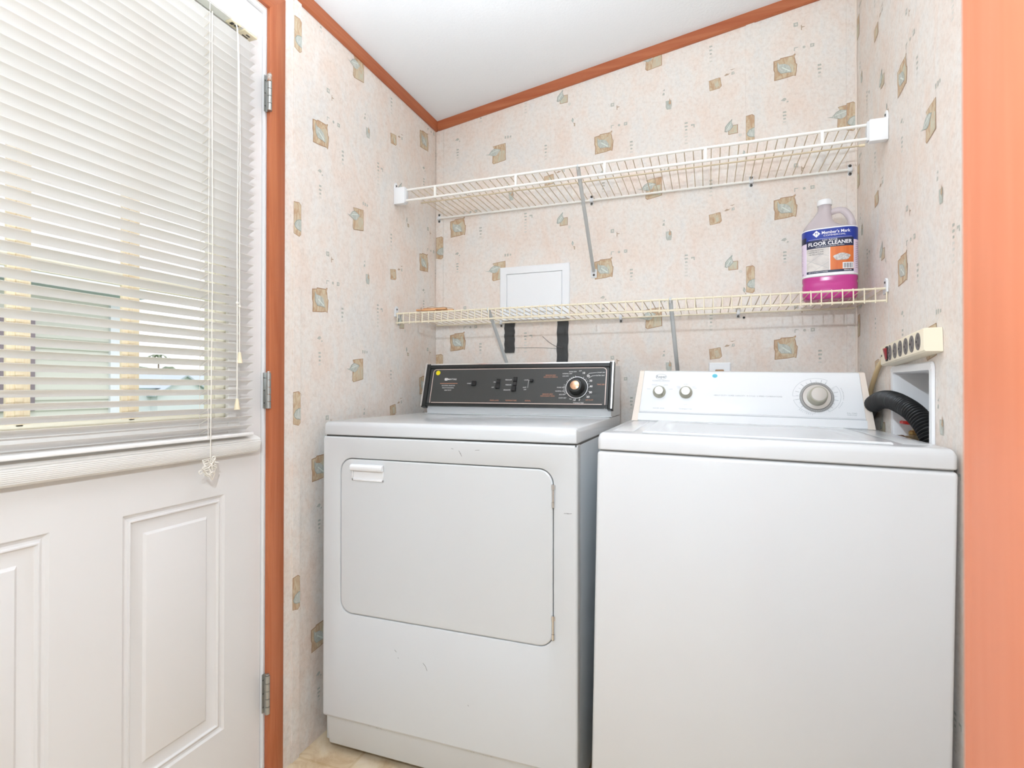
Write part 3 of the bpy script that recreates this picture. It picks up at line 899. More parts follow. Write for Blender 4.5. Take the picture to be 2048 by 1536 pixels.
# top and bottom dark rails
slab(mb, .012, FW - .012, FLn - .013, FLn - .001, 0, .006, 'endk'); slab(mb, .012, FW - .012, .0, .010, 0, .004, 'endk')
sub(mb, 'panel_rail', dry)
mb = MB()
slab(mb, .002, FW - .004, FLn - .0015, FLn + .003, -.012, .007, 'chrome')
for u in (.0, FW - .006):
    slab(mb, u, u + .005, -.004, FLn + .003, .010, .0135, 'chrome')
sub(mb, 'chrome_trim', dry, label='bright metal trim')
for u in (0, FW - .016):
    mb = MB()
    q = lambda o, i: [fD(u + i, -.006 + i, o), fD(u + .016 - i, -.006 + i, o), fD(u + .016 - i, FLn + .002 - i, o), fD(u + i, FLn + .002 - i, o)]
    mb.loft([q(-.012, 0), q(.008, 0), q(.0125, .004)], 'endk')
    sub(mb, 'end_cap', dry, label='black end cap')
# rose line border, buttons, print
mb = MB()
off = .0006
mb = mbP
bl = rrect(.028, FW - .026, -.002, FLn - .016, .012, 5)
bl = [p for p in bl]
# keep the open bottom: draw along path from bottom left up over to bottom right
path = [(.028, -.001)] + [p for p in rrect(.028, FW - .026, -.04, FLn - .016, .012, 5) if p[1] > .02 and p[0] < FW / 2][::-1] + [p for p in rrect(.028, FW - .026, -.04, FLn - .016, .012, 5) if p[1] > .02 and p[0] > FW / 2][::-1] + [(FW - .026, -.001)]
def line(mb, pts, w, k, f, o=.0006):
    for (a, b), (c_, d_) in zip(pts, pts[1:]):
        dx, dy = c_ - a, d_ - b; l = math.hypot(dx, dy) or 1e-9
        nx, ny = -dy / l * w / 2, dx / l * w / 2; ex, ey = dx / l * w * .3, dy / l * w * .3
        mb.poly([f(a + nx - ex, b + ny - ey, o), f(a - nx - ex, b - ny - ey, o), f(c_ - nx + ex, d_ - ny + ey, o), f(c_ + nx + ex, d_ + ny + ey, o)], k)
line(mb, path, .0022, 'rose', fD)
line(mb, [(.034, .0125), (FW - .036, .0125)], .0022, 'rose', fD)
# logo and lettering
cu = lambda u: u * .953 + .004
def tD(txt, u, v, size, k='ink', bold=0, w=None, rot=0):
    c_, s_ = math.cos(rot), math.sin(rot)
    u = cu(u)
    put_text(mb, txt, size, k, lambda x, y: fD(u + x * c_ - y * s_, v + x * s_ + y * c_, .0007), bold, width=w)
VT = FLn
LU = .094; LV = .098
mb.poly([fD(a, b, .0006) for a, b in rrect(LU - .018, LU - .006, LV - .0045, LV + .0045, .002, 3)], 'ink')
put_text(mb, 'M', .008, 'endk', lambda x, y: fD(LU - .012 + x, LV + y, .0009), 0)
tD('MAYTAG', LU + .013, LV - .0005, .008, 'ink', .0001, .033)
line(mb, [(LU - .034, LV - .0155), (LU + .034, LV - .0155)], .0018, 'inko', fD)
tD('ELECTRONIC SENSOR DRY', LU, LV - .0235, .0058, 'ink', 0, .052)
tD('END OF CYCLE SIGNAL', LU, LV - .0315, .0058, 'ink', 0, .046)
tD('HEAVY DUTY', LU, LV - .0405, .0058, 'ink', 0, .027)
tD('START', .178, .082, .0055); 
tD('ON', .278, .087, .0055); tD('OFF', .273, .068, .0055); tD('PRESS CARE', .284, .022, .0062, 'inko')
tD('REGULAR', .331, .095, .0055); tD('MEDIUM', .332, .077, .0055); tD('DELICATE', .328, .059, .0055); tD('TEMPERATURE', .347, .022, .0062, 'inko')
tD('LOUD', .398, .094, .0055); tD('SOFT', .394, .068, .0055); tD('OFF', .396, .0605, .0055); tD('SIGNAL', .410, .022, .0062, 'inko')
line(mb, [(cu(.405), .067), (cu(.407), .093), (cu(.412), .092)], .0008, 'ink', fD)
tD('SENSOR DRY', .486, .110, .0062, 'inko'); tD('REGULAR FABRICS', .486, .1040, .0058, 'inko')
tD('SENSOR DRY', .480, .045, .0062, 'inko'); tD('PERMANENT PRESS', .480, .0385, .0058, 'inko')
KU, KV = .582, .072
tD('MORE DRY', .564, .122, .0052); tD('NORMAL DRY', .545, .1155, .0052); tD('LESS DRY', .540, .107, .0052)
tD('MORE DRY', .525, .068, .0052); tD('NORMAL DRY', .524, .0555, .0052); tD('LESS DRY', .532, .0440, .0052); tD('DAMP DRY', .534, .0325, .0052)
tD('OFF', .590, .1245, .0052); tD('OFF', .562, .0290, .0052, rot=-.3); tD('WRINKLE FREE', .590, .0165, .0052); tD('AIR FLUFF', .627, .0265, .0058, 'inko')
tD('DAMP DRY', .663, .1185, .0052); tD('EXTRA DRY', .660, .1085, .0052); tD('TIME DRY', .664, .078, .0062, 'inko')
for txt, a, rr_ in (('10', 65, .050), ('20', 42, .052), ('30', 21, .052), ('40', 0, .051), ('50', -22, .054), ('60', -40, .055), ('5', -76, .047), ('10', -99, .047)):
    tD(txt, KU + rr_ * math.cos(R(a)) * .95, KV + rr_ * math.sin(R(a)), .0095, 'ink', .0002)
for a in (168, 175, 182, 189, 196, 203, 210, 100, 112, 122, 132, 142, 150, 60, 45, 33, 18, 2, -18, -38, -72, -92):
    r0, r1 = .0385, .0385 + (.007 if 165 < a < 212 else .003)
    line(mb, [(cu(KU) + r0 * math.cos(R(a)), KV - .004 + r0 * math.sin(R(a))), (cu(KU) + r1 * math.cos(R(a)), KV - .004 + r1 * math.sin(R(a)))], .0009, 'ink', fD)
line(mb, [(cu(KU) + .030, KV + .036), (cu(KU) + .038, KV + .0445), (cu(.648), KV + .0445 + .002)], .001, 'ink', fD)
line(mb, [(cu(KU) + .036, KV + .028), (cu(KU) + .048, KV + .0355), (cu(.644), KV + .0365)], .001, 'ink', fD)
panelk = sub(mb, 'control_panel', dry, label='charcoal control panel with white and orange lettering')
def button(u, v, w, h, o0=.001, o1=.007, tilt=0):
    mb = MB(); u = cu(u)
    q = lambda o, i, t=0: [fD(u - w / 2 + i, v - h / 2 + i, o - t), fD(u + w / 2 - i, v - h / 2 + i, o - t), fD(u + w / 2 - i, v + h / 2 - i, o + t), fD(u - w / 2 + i, v + h / 2 - i, o + t)]
    mb.loft([q(0, 0), q(o1 - .001, 0, tilt), q(o1, .0012, tilt)], 'btn')
    return under(sub(mb, 'button', dry), panelk)
button(.198, .082, .015, .016, 0, .009)
button(.292, .091, .014, .014, 0, .004, -.001); button(.292, .073, .014, .018, 0, .0065, -.001)
button(.356, .097, .014, .015, 0, .004); button(.3555, .081, .014, .014, 0, .004); button(.354, .0625, .015, .016, 0, .008)
mb = MB()
slab(mb, cu(.411), cu(.421), .087, .098, 0, .002, 'btn'); slab(mb, cu(.413), cu(.424), .087, .095, .002, .010, 'btn')
under(sub(mb, 'slider_switch', dry), panelk)
mb = MB()
def on_panel(f, u, v, lean=0):
    o_ = f(u, v, 0); n_ = (f(u, v, 1) - o_).normalized(); x_ = (f(u + 1, v, 0) - o_).normalized(); y_ = n_.cross(x_)
    m_ = Matrix((x_, y_, n_)).transposed().to_4x4(); m_.translation = o_
    return m_
mx = on_panel(fD, cu(KU), KV - .005)
mb.lathe([(.0001, .0005), (.0365, .0005), (.0365, .003), (.035, .0042), (.0001, .0042)], 'knobk', 40, mx)
mb.lathe([(.0352, .0042), (.0366, .0042), (.0366, .0050), (.0352, .0050), (.0352, .0042)], 'chrome', 40, mx, cap=False)
mb.lathe([(.0001, .0042), (.0262, .0045), (.0258, .010), (.0240, .022), (.0228, .0300), (.0212, .0322), (.0160, .0330), (.0001, .0330)], 'knobk', 36, mx)
mb.lathe([(.0001, .0328), (.0150, .0328), (.0150, .0338), (.0140, .0345), (.0001, .0347)], 'copper', 32, mx)
under(sub(mb, 'timer_knob', dry, label='black timer knob with copper coloured centre'), panelk)
mb = MB()
mb.loft([[fD(a, b, o_) for a, b in circle(.0465, .122, .0085, 24)] for o_ in (.0004, .0008)], 'yellow')
under(sub(mb, 'sticker', dry, label='round yellow sticker'), panelk)

# ------------------------------------------------------------------ washing machine (leans about one degree)
WX0, WX1, WYF, WYB = -.343, .343, 0, .655
wash = tag(empty('washing_machine', (.4295, 1.2415, FL), (0, R(1.05), 0)), 'white top-loading washing machine with white control console beside the dryer', 'washing machine')
OX, OZ = -.3435, -FL                             # local x of centre
def wsub(mb, name, smooth=35, label=None, flat=False):
    o = mb.build_flat(name) if flat else mb.build(name, None, smooth)
    o.parent = wash
    o.matrix_parent_inverse = Matrix.Translation((OX, 0, OZ))
    if label: o['label'] = label
    return o
WS = .870                                         # seam height
mb = MB()
mb.box((WX0, 0, .045), (WX1, WYB, WS), 'enamel2', .008, 3)
wsub(mb, 'cabinet')
mb = MB()
for fx in (WX0 + .05, WX1 - .05):
    for fy in (.05, WYB - .05):
        mb = MB(); mb.lathe([(.0001, FL + .006), (.018, FL + .006), (.018, FL + .016), (.007, FL + .018), (.007, .046), (.0001, .046)], 'dark', 14, Matrix.Translation((fx, fy, 0)))
        wsub(mb, 'levelling_foot')
mb = MB()
mb.box((WX0 + .006, .008, WS - .001), (WX1 - .006, WYB - .006, WS + .008), 'seam')
prof = [(.004, WS + .0035), (.0005, WS + .006), (.0005, .898), (.003, .9065), (.009, .9115), (.018, .913), (.40, .9135), (WYB, .9135), (WYB, WS + .0035)]
def wl(x, ins): return [(x, y + (ins if y < .02 else 0), z - (ins if z > .905 else 0)) for y, z in prof]
mb.loft([wl(WX0 + .0, .010), wl(WX0 + .003, .004), wl(WX0 + .010, 0), wl(WX1 - .010, 0), wl(WX1 - .003, .004), wl(WX1, .010)], 'enamel2')
topw = wsub(mb, 'top_panel')
# hinged lid with raised field and side channels
mb = MB()
def rect(x0, x1, y0, y1, z, i=0): return [(x0 + i, y0 + i, z), (x1 - i, y0 + i, z), (x1 - i, y1 - i, z), (x0 + i, y1 - i, z)]
mb.loft([rect(-.245, .245, .030, .455, .9136), rect(-.245, .245, .030, .455, .9165), rect(-.245, .245, .030, .455, .9185, .003), rect(-.245, .245, .030, .455, .9175, .030), rect(-.245, .245, .030, .455, .9155, .036), rect(-.245, .245, .030, .455, .9155, .06)], 'enamel2')
under(wsub(mb, 'lid', 20), topw)
for x0, x1 in ((-.318, -.268), (.268, .318)):
    mb = MB(); mb.loft([rect(x0, x1, .06, .44, .9136), rect(x0, x1, .06, .44, .9150, .004)], 'enamel2')
    under(wsub(mb, 'top_ridge', 20), topw)
# console
KB, KT = .478, .520; KZ0, KZ1 = .9136, 1.069
def fW(u, v, o=0):
    """u metres from the centre, v metres up the sloping face"""
    L_ = math.hypot(KT - KB, KZ1 - KZ0); sy, sz = (KT - KB) / L_, (KZ1 - KZ0) / L_
    return Vector((u, KB + v * sy - o * sz, KZ0 + v * sz + o * sy))
KL = math.hypot(KT - KB, KZ1 - KZ0)
mb = MB()
def cons_ring(sg, e0, e1):
    return [(sg * (.328 - e0), KB, KZ0), (sg * (.309 - e1), KT, KZ1), (sg * (.309 - e1), KT + .012, KZ1 + .003), (sg * (.309 - e1), WYB - .03, KZ1 + .001), (sg * (.325 - e0), WYB - .004, KZ0)]
mb.loft([cons_ring(-1, .020, .014), cons_ring(1, .020, .014)], 'panelw')
wsub(mb, 'console')
for sg in (-1, 1):
    mb = MB()
    mb.loft([[(x, y - .003 if i < 3 else y, z + .0006) for i, (x, y, z) in enumerate(cons_ring(sg, .020, .014))],
             [(x, y - .003 if i < 3 else y, z + .0006) for i, (x, y, z) in enumerate(cons_ring(sg, .001, .001))],
             [(x, y + (.001 if i < 3 else 0), z) for i, (x, y, z) in enumerate(cons_ring(sg, .0, .0))]], 'cplast')
    wsub(mb, 'end_cap', label='cream plastic end cap')
mb = MB()
def wslab(u0, u1, v0, v1, o0, o1, k):
    q = lambda o: [fW(u0, v0, o), fW(u1, v0, o), fW(u1, v1, o), fW(u0, v1, o)]
    mb.loft([q(o0), q(o1)], k)
wslab(-.308, .308, .002, .024, .0, .004, 'panelw')
q0 = lambda o, i: [fW(-.304, .030 + i, o), fW(.304, .030 + i, o), fW(.294, KL - .003 - i, o), fW(-.294, KL - .003 - i, o)]
mb.loft([q0(0, 0), q0(.0012, .0006), q0(.0014, .0012)], 'panelw')
line(mb, [(-.308, .027), (.308, .027)], .0022, 'inkl', fW, .0004)
def tW(txt, u, v, size, k='inkg', bold=0, w=None, rot=0):
    c_, s_ = math.cos(rot), math.sin(rot)
    put_text(mb, txt, size, k, lambda x, y: fW(u + x * c_ - y * s_, v + x * s_ + y * c_, .0018), bold, width=w)
S1 = -.247; S2 = -.168; KV1 = .097
tW('Roper', S1 + .004, .143, .012, 'inkg', .0003)
el = circle(S1 + .004, .143, .0165, 28, .0085)
line(mb, el + el[:1], .0008, 'inkg', fW, .0018)
tW('BY WHIRLPOOL CORPORATION', S1 + .004, .1305, .0042, 'inkg', 0, .052)
line(mb, [(S1 - .022, .128), (S1 + .030, .128)], .0004, 'inkg', fW, .0018)
tW('WATER LEVEL', S1, .0415, .0050, 'inkg', 0, .036); tW('TEMPERATURE', S2, .0415, .0050, 'inkg', 0, .039)
for t_, u, v in (('SMALL', S1 - .032, .103), ('MEDIUM', S1 - .016, .1165), ('LARGE', S1 + .019, .1165), ('SUPER', S1 + .034, .103)): tW(t_, u, v, .0042, 'inkl')
for t_, u, v in (('WARM', S2, .120), ('COLD', S2 - .022, .112), ('COLD', S2 - .020, .108), ('HOT', S2 + .023, .112), ('COLD', S2 + .025, .108), ('RINSE', S2, .055)): tW(t_, u, v, .0042, 'inkl')
tW('HEAVY DUTY / SUPER CAPACITY / 8 CYCLE / 2 SPEED COMBINATIONS', .006, .087, .0056, 'inkg', 0, .185)
DU, DV = .187, .092
for a0, a1 in ((62, 182), (195, 268), (300, 395)):
    arc = [(DU + .061 * math.cos(R(a)), DV + .052 * math.sin(R(a))) for a in range(a0, a1 + 1, 5)]
    arc = [(DU + .046 * math.cos(R(a0)), DV + .039 * math.sin(R(a0)))] + arc + [(DU + .046 * math.cos(R(a1)), DV + .039 * math.sin(R(a1)))]
    line(mb, arc, .0008, 'inkl', fW, .0018)
for a in range(0, 360, 15):
    if a in (45, 285): continue
    r0 = .0455; r1 = r0 + (.010 if a % 30 else .006)
    line(mb, [(DU + r0 * math.cos(R(a)), DV + r0 * .87 * math.sin(R(a))), (DU + r1 * math.cos(R(a)), DV + r1 * .87 * math.sin(R(a)))], .0014 if a % 30 else .0009, 'inkl', fW, .0018)
for i, ch in enumerate('PERMANENT PRESS'):
    a = R(24 - i * 4.2); tW(ch, DU + .067 * math.cos(a), DV + .057 * math.sin(a), .0045, 'inkg', 0, None, a - PI / 2) if ch != ' ' else None
for i, ch in enumerate('DELICATE'):
    a = R(228 + i * 4.6); tW(ch, DU + .066 * math.cos(a), DV + .056 * math.sin(a), .0045, 'inkg', 0, None, a + PI / 2)
tW('PULL START', DU + .086, .044, .0046, 'inkg'); tW('PUSH STOP', DU + .086, .039, .0046, 'inkg')
panw = wsub(mb, 'control_panel', label='white control panel with grey lettering')
for S_, tip in ((S1, 50), (S2, 90)):
    mb = MB()
    mx = on_panel(fW, S_, KV1 - .003)
    mb.lathe([(.0001, .0014), (.0195, .0014), (.0195, .004), (.018, .006), (.0001, .006)], 'knobg', 30, mx)
    mb.lathe([(.0001, .006), (.0165, .006), (.0155, .014), (.0135, .0195), (.012, .021), (.0001, .0215)], 'knobg', 28, mx)
    mb.lathe([(.0001, .0212), (.0125, .0212), (.0122, .0224), (.0001, .0230)], 'alu', 28, mx)
    a = R(tip)
    c0 = Vector((math.cos(a), math.sin(a), 0)); n0 = Vector((-math.sin(a), math.cos(a), 0))
    mb.loft([[mx @ (c0 * r_ + n0 * s_ + Vector((0, 0, z_))) for r_, s_ in ((.0165, -.0008), (.0195, -.0008), (.0195, .0008), (.0165, .0008))] for z_ in (.004, .0068)], 'inkg')
    under(wsub(mb, 'selector_knob', label='taupe selector knob with bright cap'), panw)
mb = MB()
mx = on_panel(fW, DU, DV - .004)
mb.lathe([(.0001, .0014), (.0435, .0014), (.0435, .004), (.0420, .0055), (.0385, .0055), (.0001, .0055)], 'dial', 44, mx)
mb.lathe([(.0001, .0054), (.0376, .0054), (.0376, .0058), (.0001, .0058)], 'outg', 44, mx)
mb.lathe([(.0001, .0058), (.0362, .0058), (.0355, .0068), (.0001, .0072)], 'alu', 44, mx)
mb.lathe([(.0001, .0070), (.0258, .0072), (.0252, .012), (.0240, .026), (.0228, .036), (.0212, .0385), (.0001, .0390)], 'knobg', 36, mx)
mb.lathe([(.0001, .0388), (.0196, .0388), (.0188, .0400), (.0001, .0406)], 'alu', 36, mx)
for a in range(0, 360, 6):
    c0 = Vector((math.cos(R(a)), math.sin(R(a)), 0)); n0 = Vector((-c0.y, c0.x, 0))
    mb.poly([mx @ (c0 * .0390 + n0 * .0005 + Vector((0, 0, .0057))), mx @ (c0 * .0390 - n0 * .0005 + Vector((0, 0, .0057))), mx @ (c0 * .0416 - n0 * .0005 + Vector((0, 0, .0057))), mx @ (c0 * .0416 + n0 * .0005 + Vector((0, 0, .0057)))], 'outg')
under(wsub(mb, 'timer_knob', label='large spun metal timer knob'), panw)
mb = MB()
mb.loft([[fW(a, b, o_) for a, b in circle(-.085, .148, .0075, 22, .006)] for o_ in (.0014, .0019)], 'sticky')
for du in (-.0025, .003): mb.poly([fW(a, b, .0021) for a, b in circle(-.085 + du, .1500, .0009, 8)], 'inkb')
line(mb, [(-.085 + .004 * math.cos(R(a)), .1480 + .0032 * math.sin(R(a))) for a in range(200, 345, 20)], .0007, 'inkb', fW, .0021)
under(wsub(mb, 'sticker', label='small round blue sticker with a smile'), panw)
# faint dent streak on the front edge of the lid
# ------------------------------------------------------------------ wire shelves
def rod(a, b, r, k, seg=10): mb = MB(); mb.tube([a, b], r, k, seg); return mb
def clipm(x, z, y=YB):
    mb = MB()
    mb.box((x - .0065, y - .004, z - .016), (x + .0065, y - .0004, z + .020), 'clip', .001)
    mb.box((x - .0065, y - .014, z - .006), (x + .0065, y - .003, z + .008), 'clip', .003)
    for dz in (-.011, .0155):
        mb.lathe([(.0001, 0), (.0048, 0), (.0040, .0018), (.0018, .0024), (.0001, .0010)], 'screw', 14, Matrix.Translation((x, y - .0042, z + dz)) @ Matrix.Rotation(R(90), 4, 'X'))
    return mb
def shelf(name, label, loc):
    return tag(empty(name, loc), label, 'wire shelf', 'wire shelves on the back wall')
# upper
sh1 = shelf('wire_shelf', 'upper white wire closet shelf with open front rail, nothing standing on it', (-.3, 1.85, 1.73))
UZ, UY = 1.737, 1.69
for nm, a, b, r, k in (('front_rod', (-1.018, UY, UZ), (.412, UY, UZ), .0042, 'wire'), ('lip_rod', (-1.018, UY - .004, 1.698), (.412, UY - .004, 1.698), .0042, 'wire'),
                       ('middle_rod', (-1.020, 1.80, 1.7265), (.420, 1.80, 1.7265), .0027, 'wirey'), ('back_rod', (-1.045, YB - .009, 1.7275), (.425, YB - .009, 1.7275), .0040, 'wire')):
    sub(rod(a, b, r, k), nm, sh1)
mb = MB(); mb.tube([(.410, 1.80, 1.7265), (.425, 1.80, 1.7265)], .0042, 'tassel', 10); sub(mb, 'rod_cap', sh1, label='cream rod cap')
mb = MB()
x = -1.006
while x < .41:
    mb.tube([(x, YB - .009, 1.7315), (x, 1.80, 1.7315), (x, UY + .001, UZ + .002)], .0014, 'wirey', 6)
    x += .0254
sub(mb, 'deck_wires', sh1)
for px_ in (-.901, -.600, -.304, -.006, .297):
    mb = MB(); mb.box((px_ - .0042, UY - .0065, 1.699), (px_ + .0042, UY + .0015, 1.736), 'wire', .0015); sub(mb, 'lip_post', sh1)
# end brackets
for sg, xw in ((1, XL), (-1, XR)):
    mb = MB()
    x0, x1 = (xw + .0006, xw + .044) if sg > 0 else (xw - .044, xw - .0006)
    mb.box((x0, UY - .012, 1.688), (x1, UY + .010, 1.747), 'wplast', .002)
    mb.box((x1 - .001 if sg > 0 else x0 - .005, UY - .010, 1.692), (x1 + .005 if sg > 0 else x0 + .001, UY + .008, 1.743), 'clip', .001)
    tb = [(UY - .012, 1.742), (UY - .010, 1.760), (UY - .004, 1.768), (UY + .004, 1.766), (UY + .010, 1.750), (UY + .010, 1.742)]
    xa, xb = (xw + .0006, xw + .005) if sg > 0 else (xw - .005, xw - .0006)
    mb.loft([[(xa, y, z) for y, z in tb], [(xb, y, z) for y, z in tb]], 'wplast')
    mb.lathe([(.0001, 0), (.0038, 0), (.0030, .0015), (.0001, .0015)], 'screw', 12, Matrix.Translation((xb if sg > 0 else xa, UY - .001, 1.7565)) @ Matrix.Rotation(R(90 * sg), 4, 'Y'))
    sub(mb, 'end_bracket', sh1, label='white plastic end bracket')
for cx_ in (-1.046, -.408, .139, .430):
    sub(clipm(cx_, 1.7265), 'wall_clip', sh1)
def brace(top, foot, parent, plate=True):
    mb = MB()
    top, foot = Vector(top), Vector(foot)
    d = (foot - top).normalized()
    # folded channel: flattened tube
    pts = [top, top + d * .02, foot - d * .02, foot]
    rings = []
    w, h = .0065, .0042
    s_ = Vector((1, 0, 0)); n_ = d.cross(s_).normalized()
    for p_ in (top, foot):
        rings.append([p_ + s_ * (w * math.cos(2 * PI * j / 12)) + n_ * (h * math.sin(2 * PI * j / 12)) for j in range(12)])
    mb.loft(rings, 'brace')
    mb.tube([top + Vector((0, .001, .0)), top + Vector((0, -.007, .006)), top + Vector((0, -.010, -.001)), top + Vector((0, -.006, -.007))], .0035, 'brace', 8)
    mb.box((foot.x - .011, YB - .003, foot.z - .024), (foot.x + .011, YB - .0004, foot.z + .008), 'clip', .001)
    mb.lathe([(.0001, 0), (.0045, 0), (.0038, .0018), (.0018, .0024), (.0001, .001)], 'screw', 14, Matrix.Translation((foot.x, YB - .0032, foot.z - .013)) @ Matrix.Rotation(R(90), 4, 'X'))
    return sub(mb, 'support_brace', parent, label='grey metal diagonal brace')
brace((-.391, UY + .006, 1.734), (-.400, YB - .007, 1.462), sh1)
# lower
sh2 = shelf('wire_shelf', 'lower cream wire shelf with laddered front lip, holding the cleaner jug and sticks', (-.3, 1.85, 1.288))
LZT, LZL = 1.294, 1.261
for nm, a, b, r, k in (('front_rod', (-1.060, UY, LZT), (.448, UY, LZT), .0030, 'wirec'), ('lip_rod', (-1.058, UY - .003, LZL), (.448, UY - .003, LZL), .0030, 'wirec'),
                       ('middle_rod', (-1.055, 1.83, 1.283), (.446, 1.83, 1.283), .0026, 'wirey'), ('back_rod', (-1.055, YB - .010, 1.2835), (.440, YB - .010, 1.2835), .0030, 'wirec')):
    sub(rod(a, b, r, k), nm, sh2)
mb = MB(); x = -1.052
while x < .447:
    mb.tube([(x, YB - .010, 1.2875), (x, UY - .001, LZT + .0032)], .0014, 'wirey', 6)
    mb2 = MB(); mb2.tube([(x, UY + .0015, LZT + .0032), (x, UY - .0035, LZT + .0018), (x, UY - .0055, LZL + .001), (x, UY - .0045, LZL - .0055)], .0017, 'wirec', 6); sub(mb2, 'lip_wire', sh2)
    x += .0254
sub(mb, 'deck_wires', sh2)
for cx_ in (-.770, .098, -.30):
    mb = MB()
    mb.box((cx_ - .006, YB - .0035, 1.268), (cx_ + .006, YB - .0004, 1.297), 'clip', .001); mb.box((cx_ - .006, YB - .014, 1.278), (cx_ + .006, YB - .003, 1.291), 'clip', .003)
    mb.lathe([(.0001, 0), (.0042, 0), (.0030, .002), (.0001, .001)], 'screw', 12, Matrix.Translation((cx_, YB - .0036, 1.2725)) @ Matrix.Rotation(R(90), 4, 'X'))
    sub(mb, 'wall_clip', sh2)
for sg, xw in ((1, XL), (-1, XR)):
    mb = MB()
    xa, xb = (xw + .0006, xw + .006) if sg > 0 else (xw - .006, xw - .0006)
    tb = [(UY - .008, 1.284), (UY - .006, 1.314), (UY + .002, 1.322), (UY + .012, 1.318), (UY + .012, 1.300), (UY + .022, 1.292), (UY + .022, 1.280)]
    mb.loft([[(xa, y, z) for y, z in tb], [(xb, y, z) for y, z in tb]], 'clip')
    mb.lathe([(.0001, 0), (.0034, 0), (.0026, .0015), (.0001, .0015)], 'screw', 12, Matrix.Translation((xb if sg > 0 else xa, UY + .003, 1.310)) @ Matrix.Rotation(R(90 * sg), 4, 'Y'))
    sub(mb, 'end_bracket', sh2, label='small white end bracket')
brace((-.700, UY + .006, 1.290), (-.712, YB - .007, 1.035), sh2); brace((-.106, UY + .006, 1.292), (-.094, YB - .007, 1.020), sh2)
# yellowed broken anchor beside the lower rod
mb = MB()
mb.box((.088, YB - .012, 1.300), (.106, YB - .0006, 1.306), 'tassel', .001)
tag(mb.build('plastic_tab'), 'tiny yellowed plastic tab on the wall behind the lower wire shelf', 'plastic tab')
mb = MB()
mb.lathe([(.0001, 0), (.004, 0), (.003, .004), (.0001, .004)], 'dark', 10, Matrix.Translation((.116, YB - .0006, 1.268)) @ Matrix.Rotation(R(90), 4, 'X'))
tag(mb.build('wall_plug'), 'tiny dark wall plug just under the lower wire shelf', 'wall plug')

# ------------------------------------------------------------------ bundle of flat sticks on the lower shelf
st = tag(empty('wooden_sticks', (-.905, 1.74, 1.30)), 'small bundle of flat wooden sticks on the left end of the lower shelf', 'sticks')
for i, (x0, x1, y_, zz, rz) in enumerate(((-.980, -.905, 1.70, 1.3030, .04), (-.958, -.866, 1.710, 1.3075, -.03), (-.928, -.846, 1.722, 1.3040, .03))):
    mb = MB()
    mx = Matrix.Translation(((x0 + x1) / 2, y_, zz)) @ Matrix.Rotation(rz, 4, 'Z') @ Matrix.Rotation(R(1.5), 4, 'Y')
    mb.box((-(x1 - x0) / 2, -.006, -.0030), ((x1 - x0) / 2, .006, .0030), 'stick', .0012, 2, mx)
    sub(mb, 'stick', st)
mb = MB()
mb.tube(smooth_path([(-.962, 1.704, 1.309), (-.958, 1.695, 1.3115), (-.957, 1.684, 1.306), (-.957, 1.683, 1.275), (-.956, 1.683, 1.262)]), .0011, 'mbrown', 6)
mb.tube(smooth_path([(-.94, 1.700, 1.3120), (-.920, 1.705, 1.3145), (-.90, 1.708, 1.3115), (-.88, 1.716, 1.3130), (-.862, 1.718, 1.3100), (-.848, 1.720, 1.3085)]), .0012, 'mbrown', 6)
sub(mb, 'string', st, label='brown string')

# ------------------------------------------------------------------ cleaner jug
JX, JY, JZ = .343, 1.845, 1.2895
jug = tag(empty('floor_cleaner_jug', (JX, JY, JZ), (0, 0, R(-9))), 'clear plastic jug of pink floor cleaner with blue label on the lower shelf', 'jug')
AX, AY = .0715, .052
def sup(a, sx_, sy_, n=3.2):
    c_, s_ = math.cos(a), math.sin(a)
    return (math.copysign(abs(c_) ** (2 / n), c_) * sx_, math.copysign(abs(s_) ** (2 / n), s_) * sy_)
def jring(sx_, sy_, z, cx=0, n=3.2, N_=40):
    return [(cx + sup(2 * PI * i / N_, sx_, sy_, n)[0], sup(2 * PI * i / N_, sx_, sy_, n)[1], z) for i in range(N_)]
def jsub(mb, name, label=None, flat=False, smooth=50):
    o = mb.build_flat(name) if flat else mb.build(name, None, smooth)
    o.parent = jug
    if label: o['label'] = label
    return o
mb = MB()
rings = [jring(.050, .036, .0035), jring(.062, .044, .001), jring(.069, .050, .006), jring(AX, AY, .016), jring(AX, AY, .045), jring(AX - .0015, AY - .0015, .050), jring(AX, AY, .058), jring(AX, AY, .205)]
for t, xl, xr, ay in ((.06, -.0705, .064, .0505), (.12, -.0690, .046, .048), (.20, -.0665, .030, .045), (.35, -.0605, .0150, .040), (.55, -.0500, .0085, .033), (.75, -.0400, .0068, .0255), (.9, -.0335, .0062, .0205), (1, -.0305, .0062, .0185)):
    rings.append(jring((xr - xl) / 2, ay, .207 + .066 * t, (xr + xl) / 2, 3.2 - 1.2 * t))
rings += [jring(.0178, .0178, .283, -.0122, 2), jring(.0178, .0178, .292, -.0122, 2)]
mb.loft(rings, 'jug')
jb = jsub(mb, 'jug_body')
mb = MB()
mb.loft([jring(.050, .036, .0030), jring(.0622, .0442, .0006), jring(.0692, .0502, .006), jring(AX - .0, AY - .0, .016), jring(AX + .0002, AY + .0002, .020), jring(AX + .0003, AY + .0003, .045), jring(AX - .0012, AY - .0012, .050), jring(AX + .0003, AY + .0003, .058), jring(AX + .0003, AY + .0003, .066)], 'pink')
jsub(mb, 'liquid', 'bright pink liquid')
mb = MB()
mb.lathe([(.0001, .287), (.0195, .287), (.0198, .290), (.0198, .301), (.018, .3035), (.0001, .304)], 'wplast', 30, Matrix.Translation((-.012, 0, 0)))
jsub(mb, 'cap')
mb = MB()
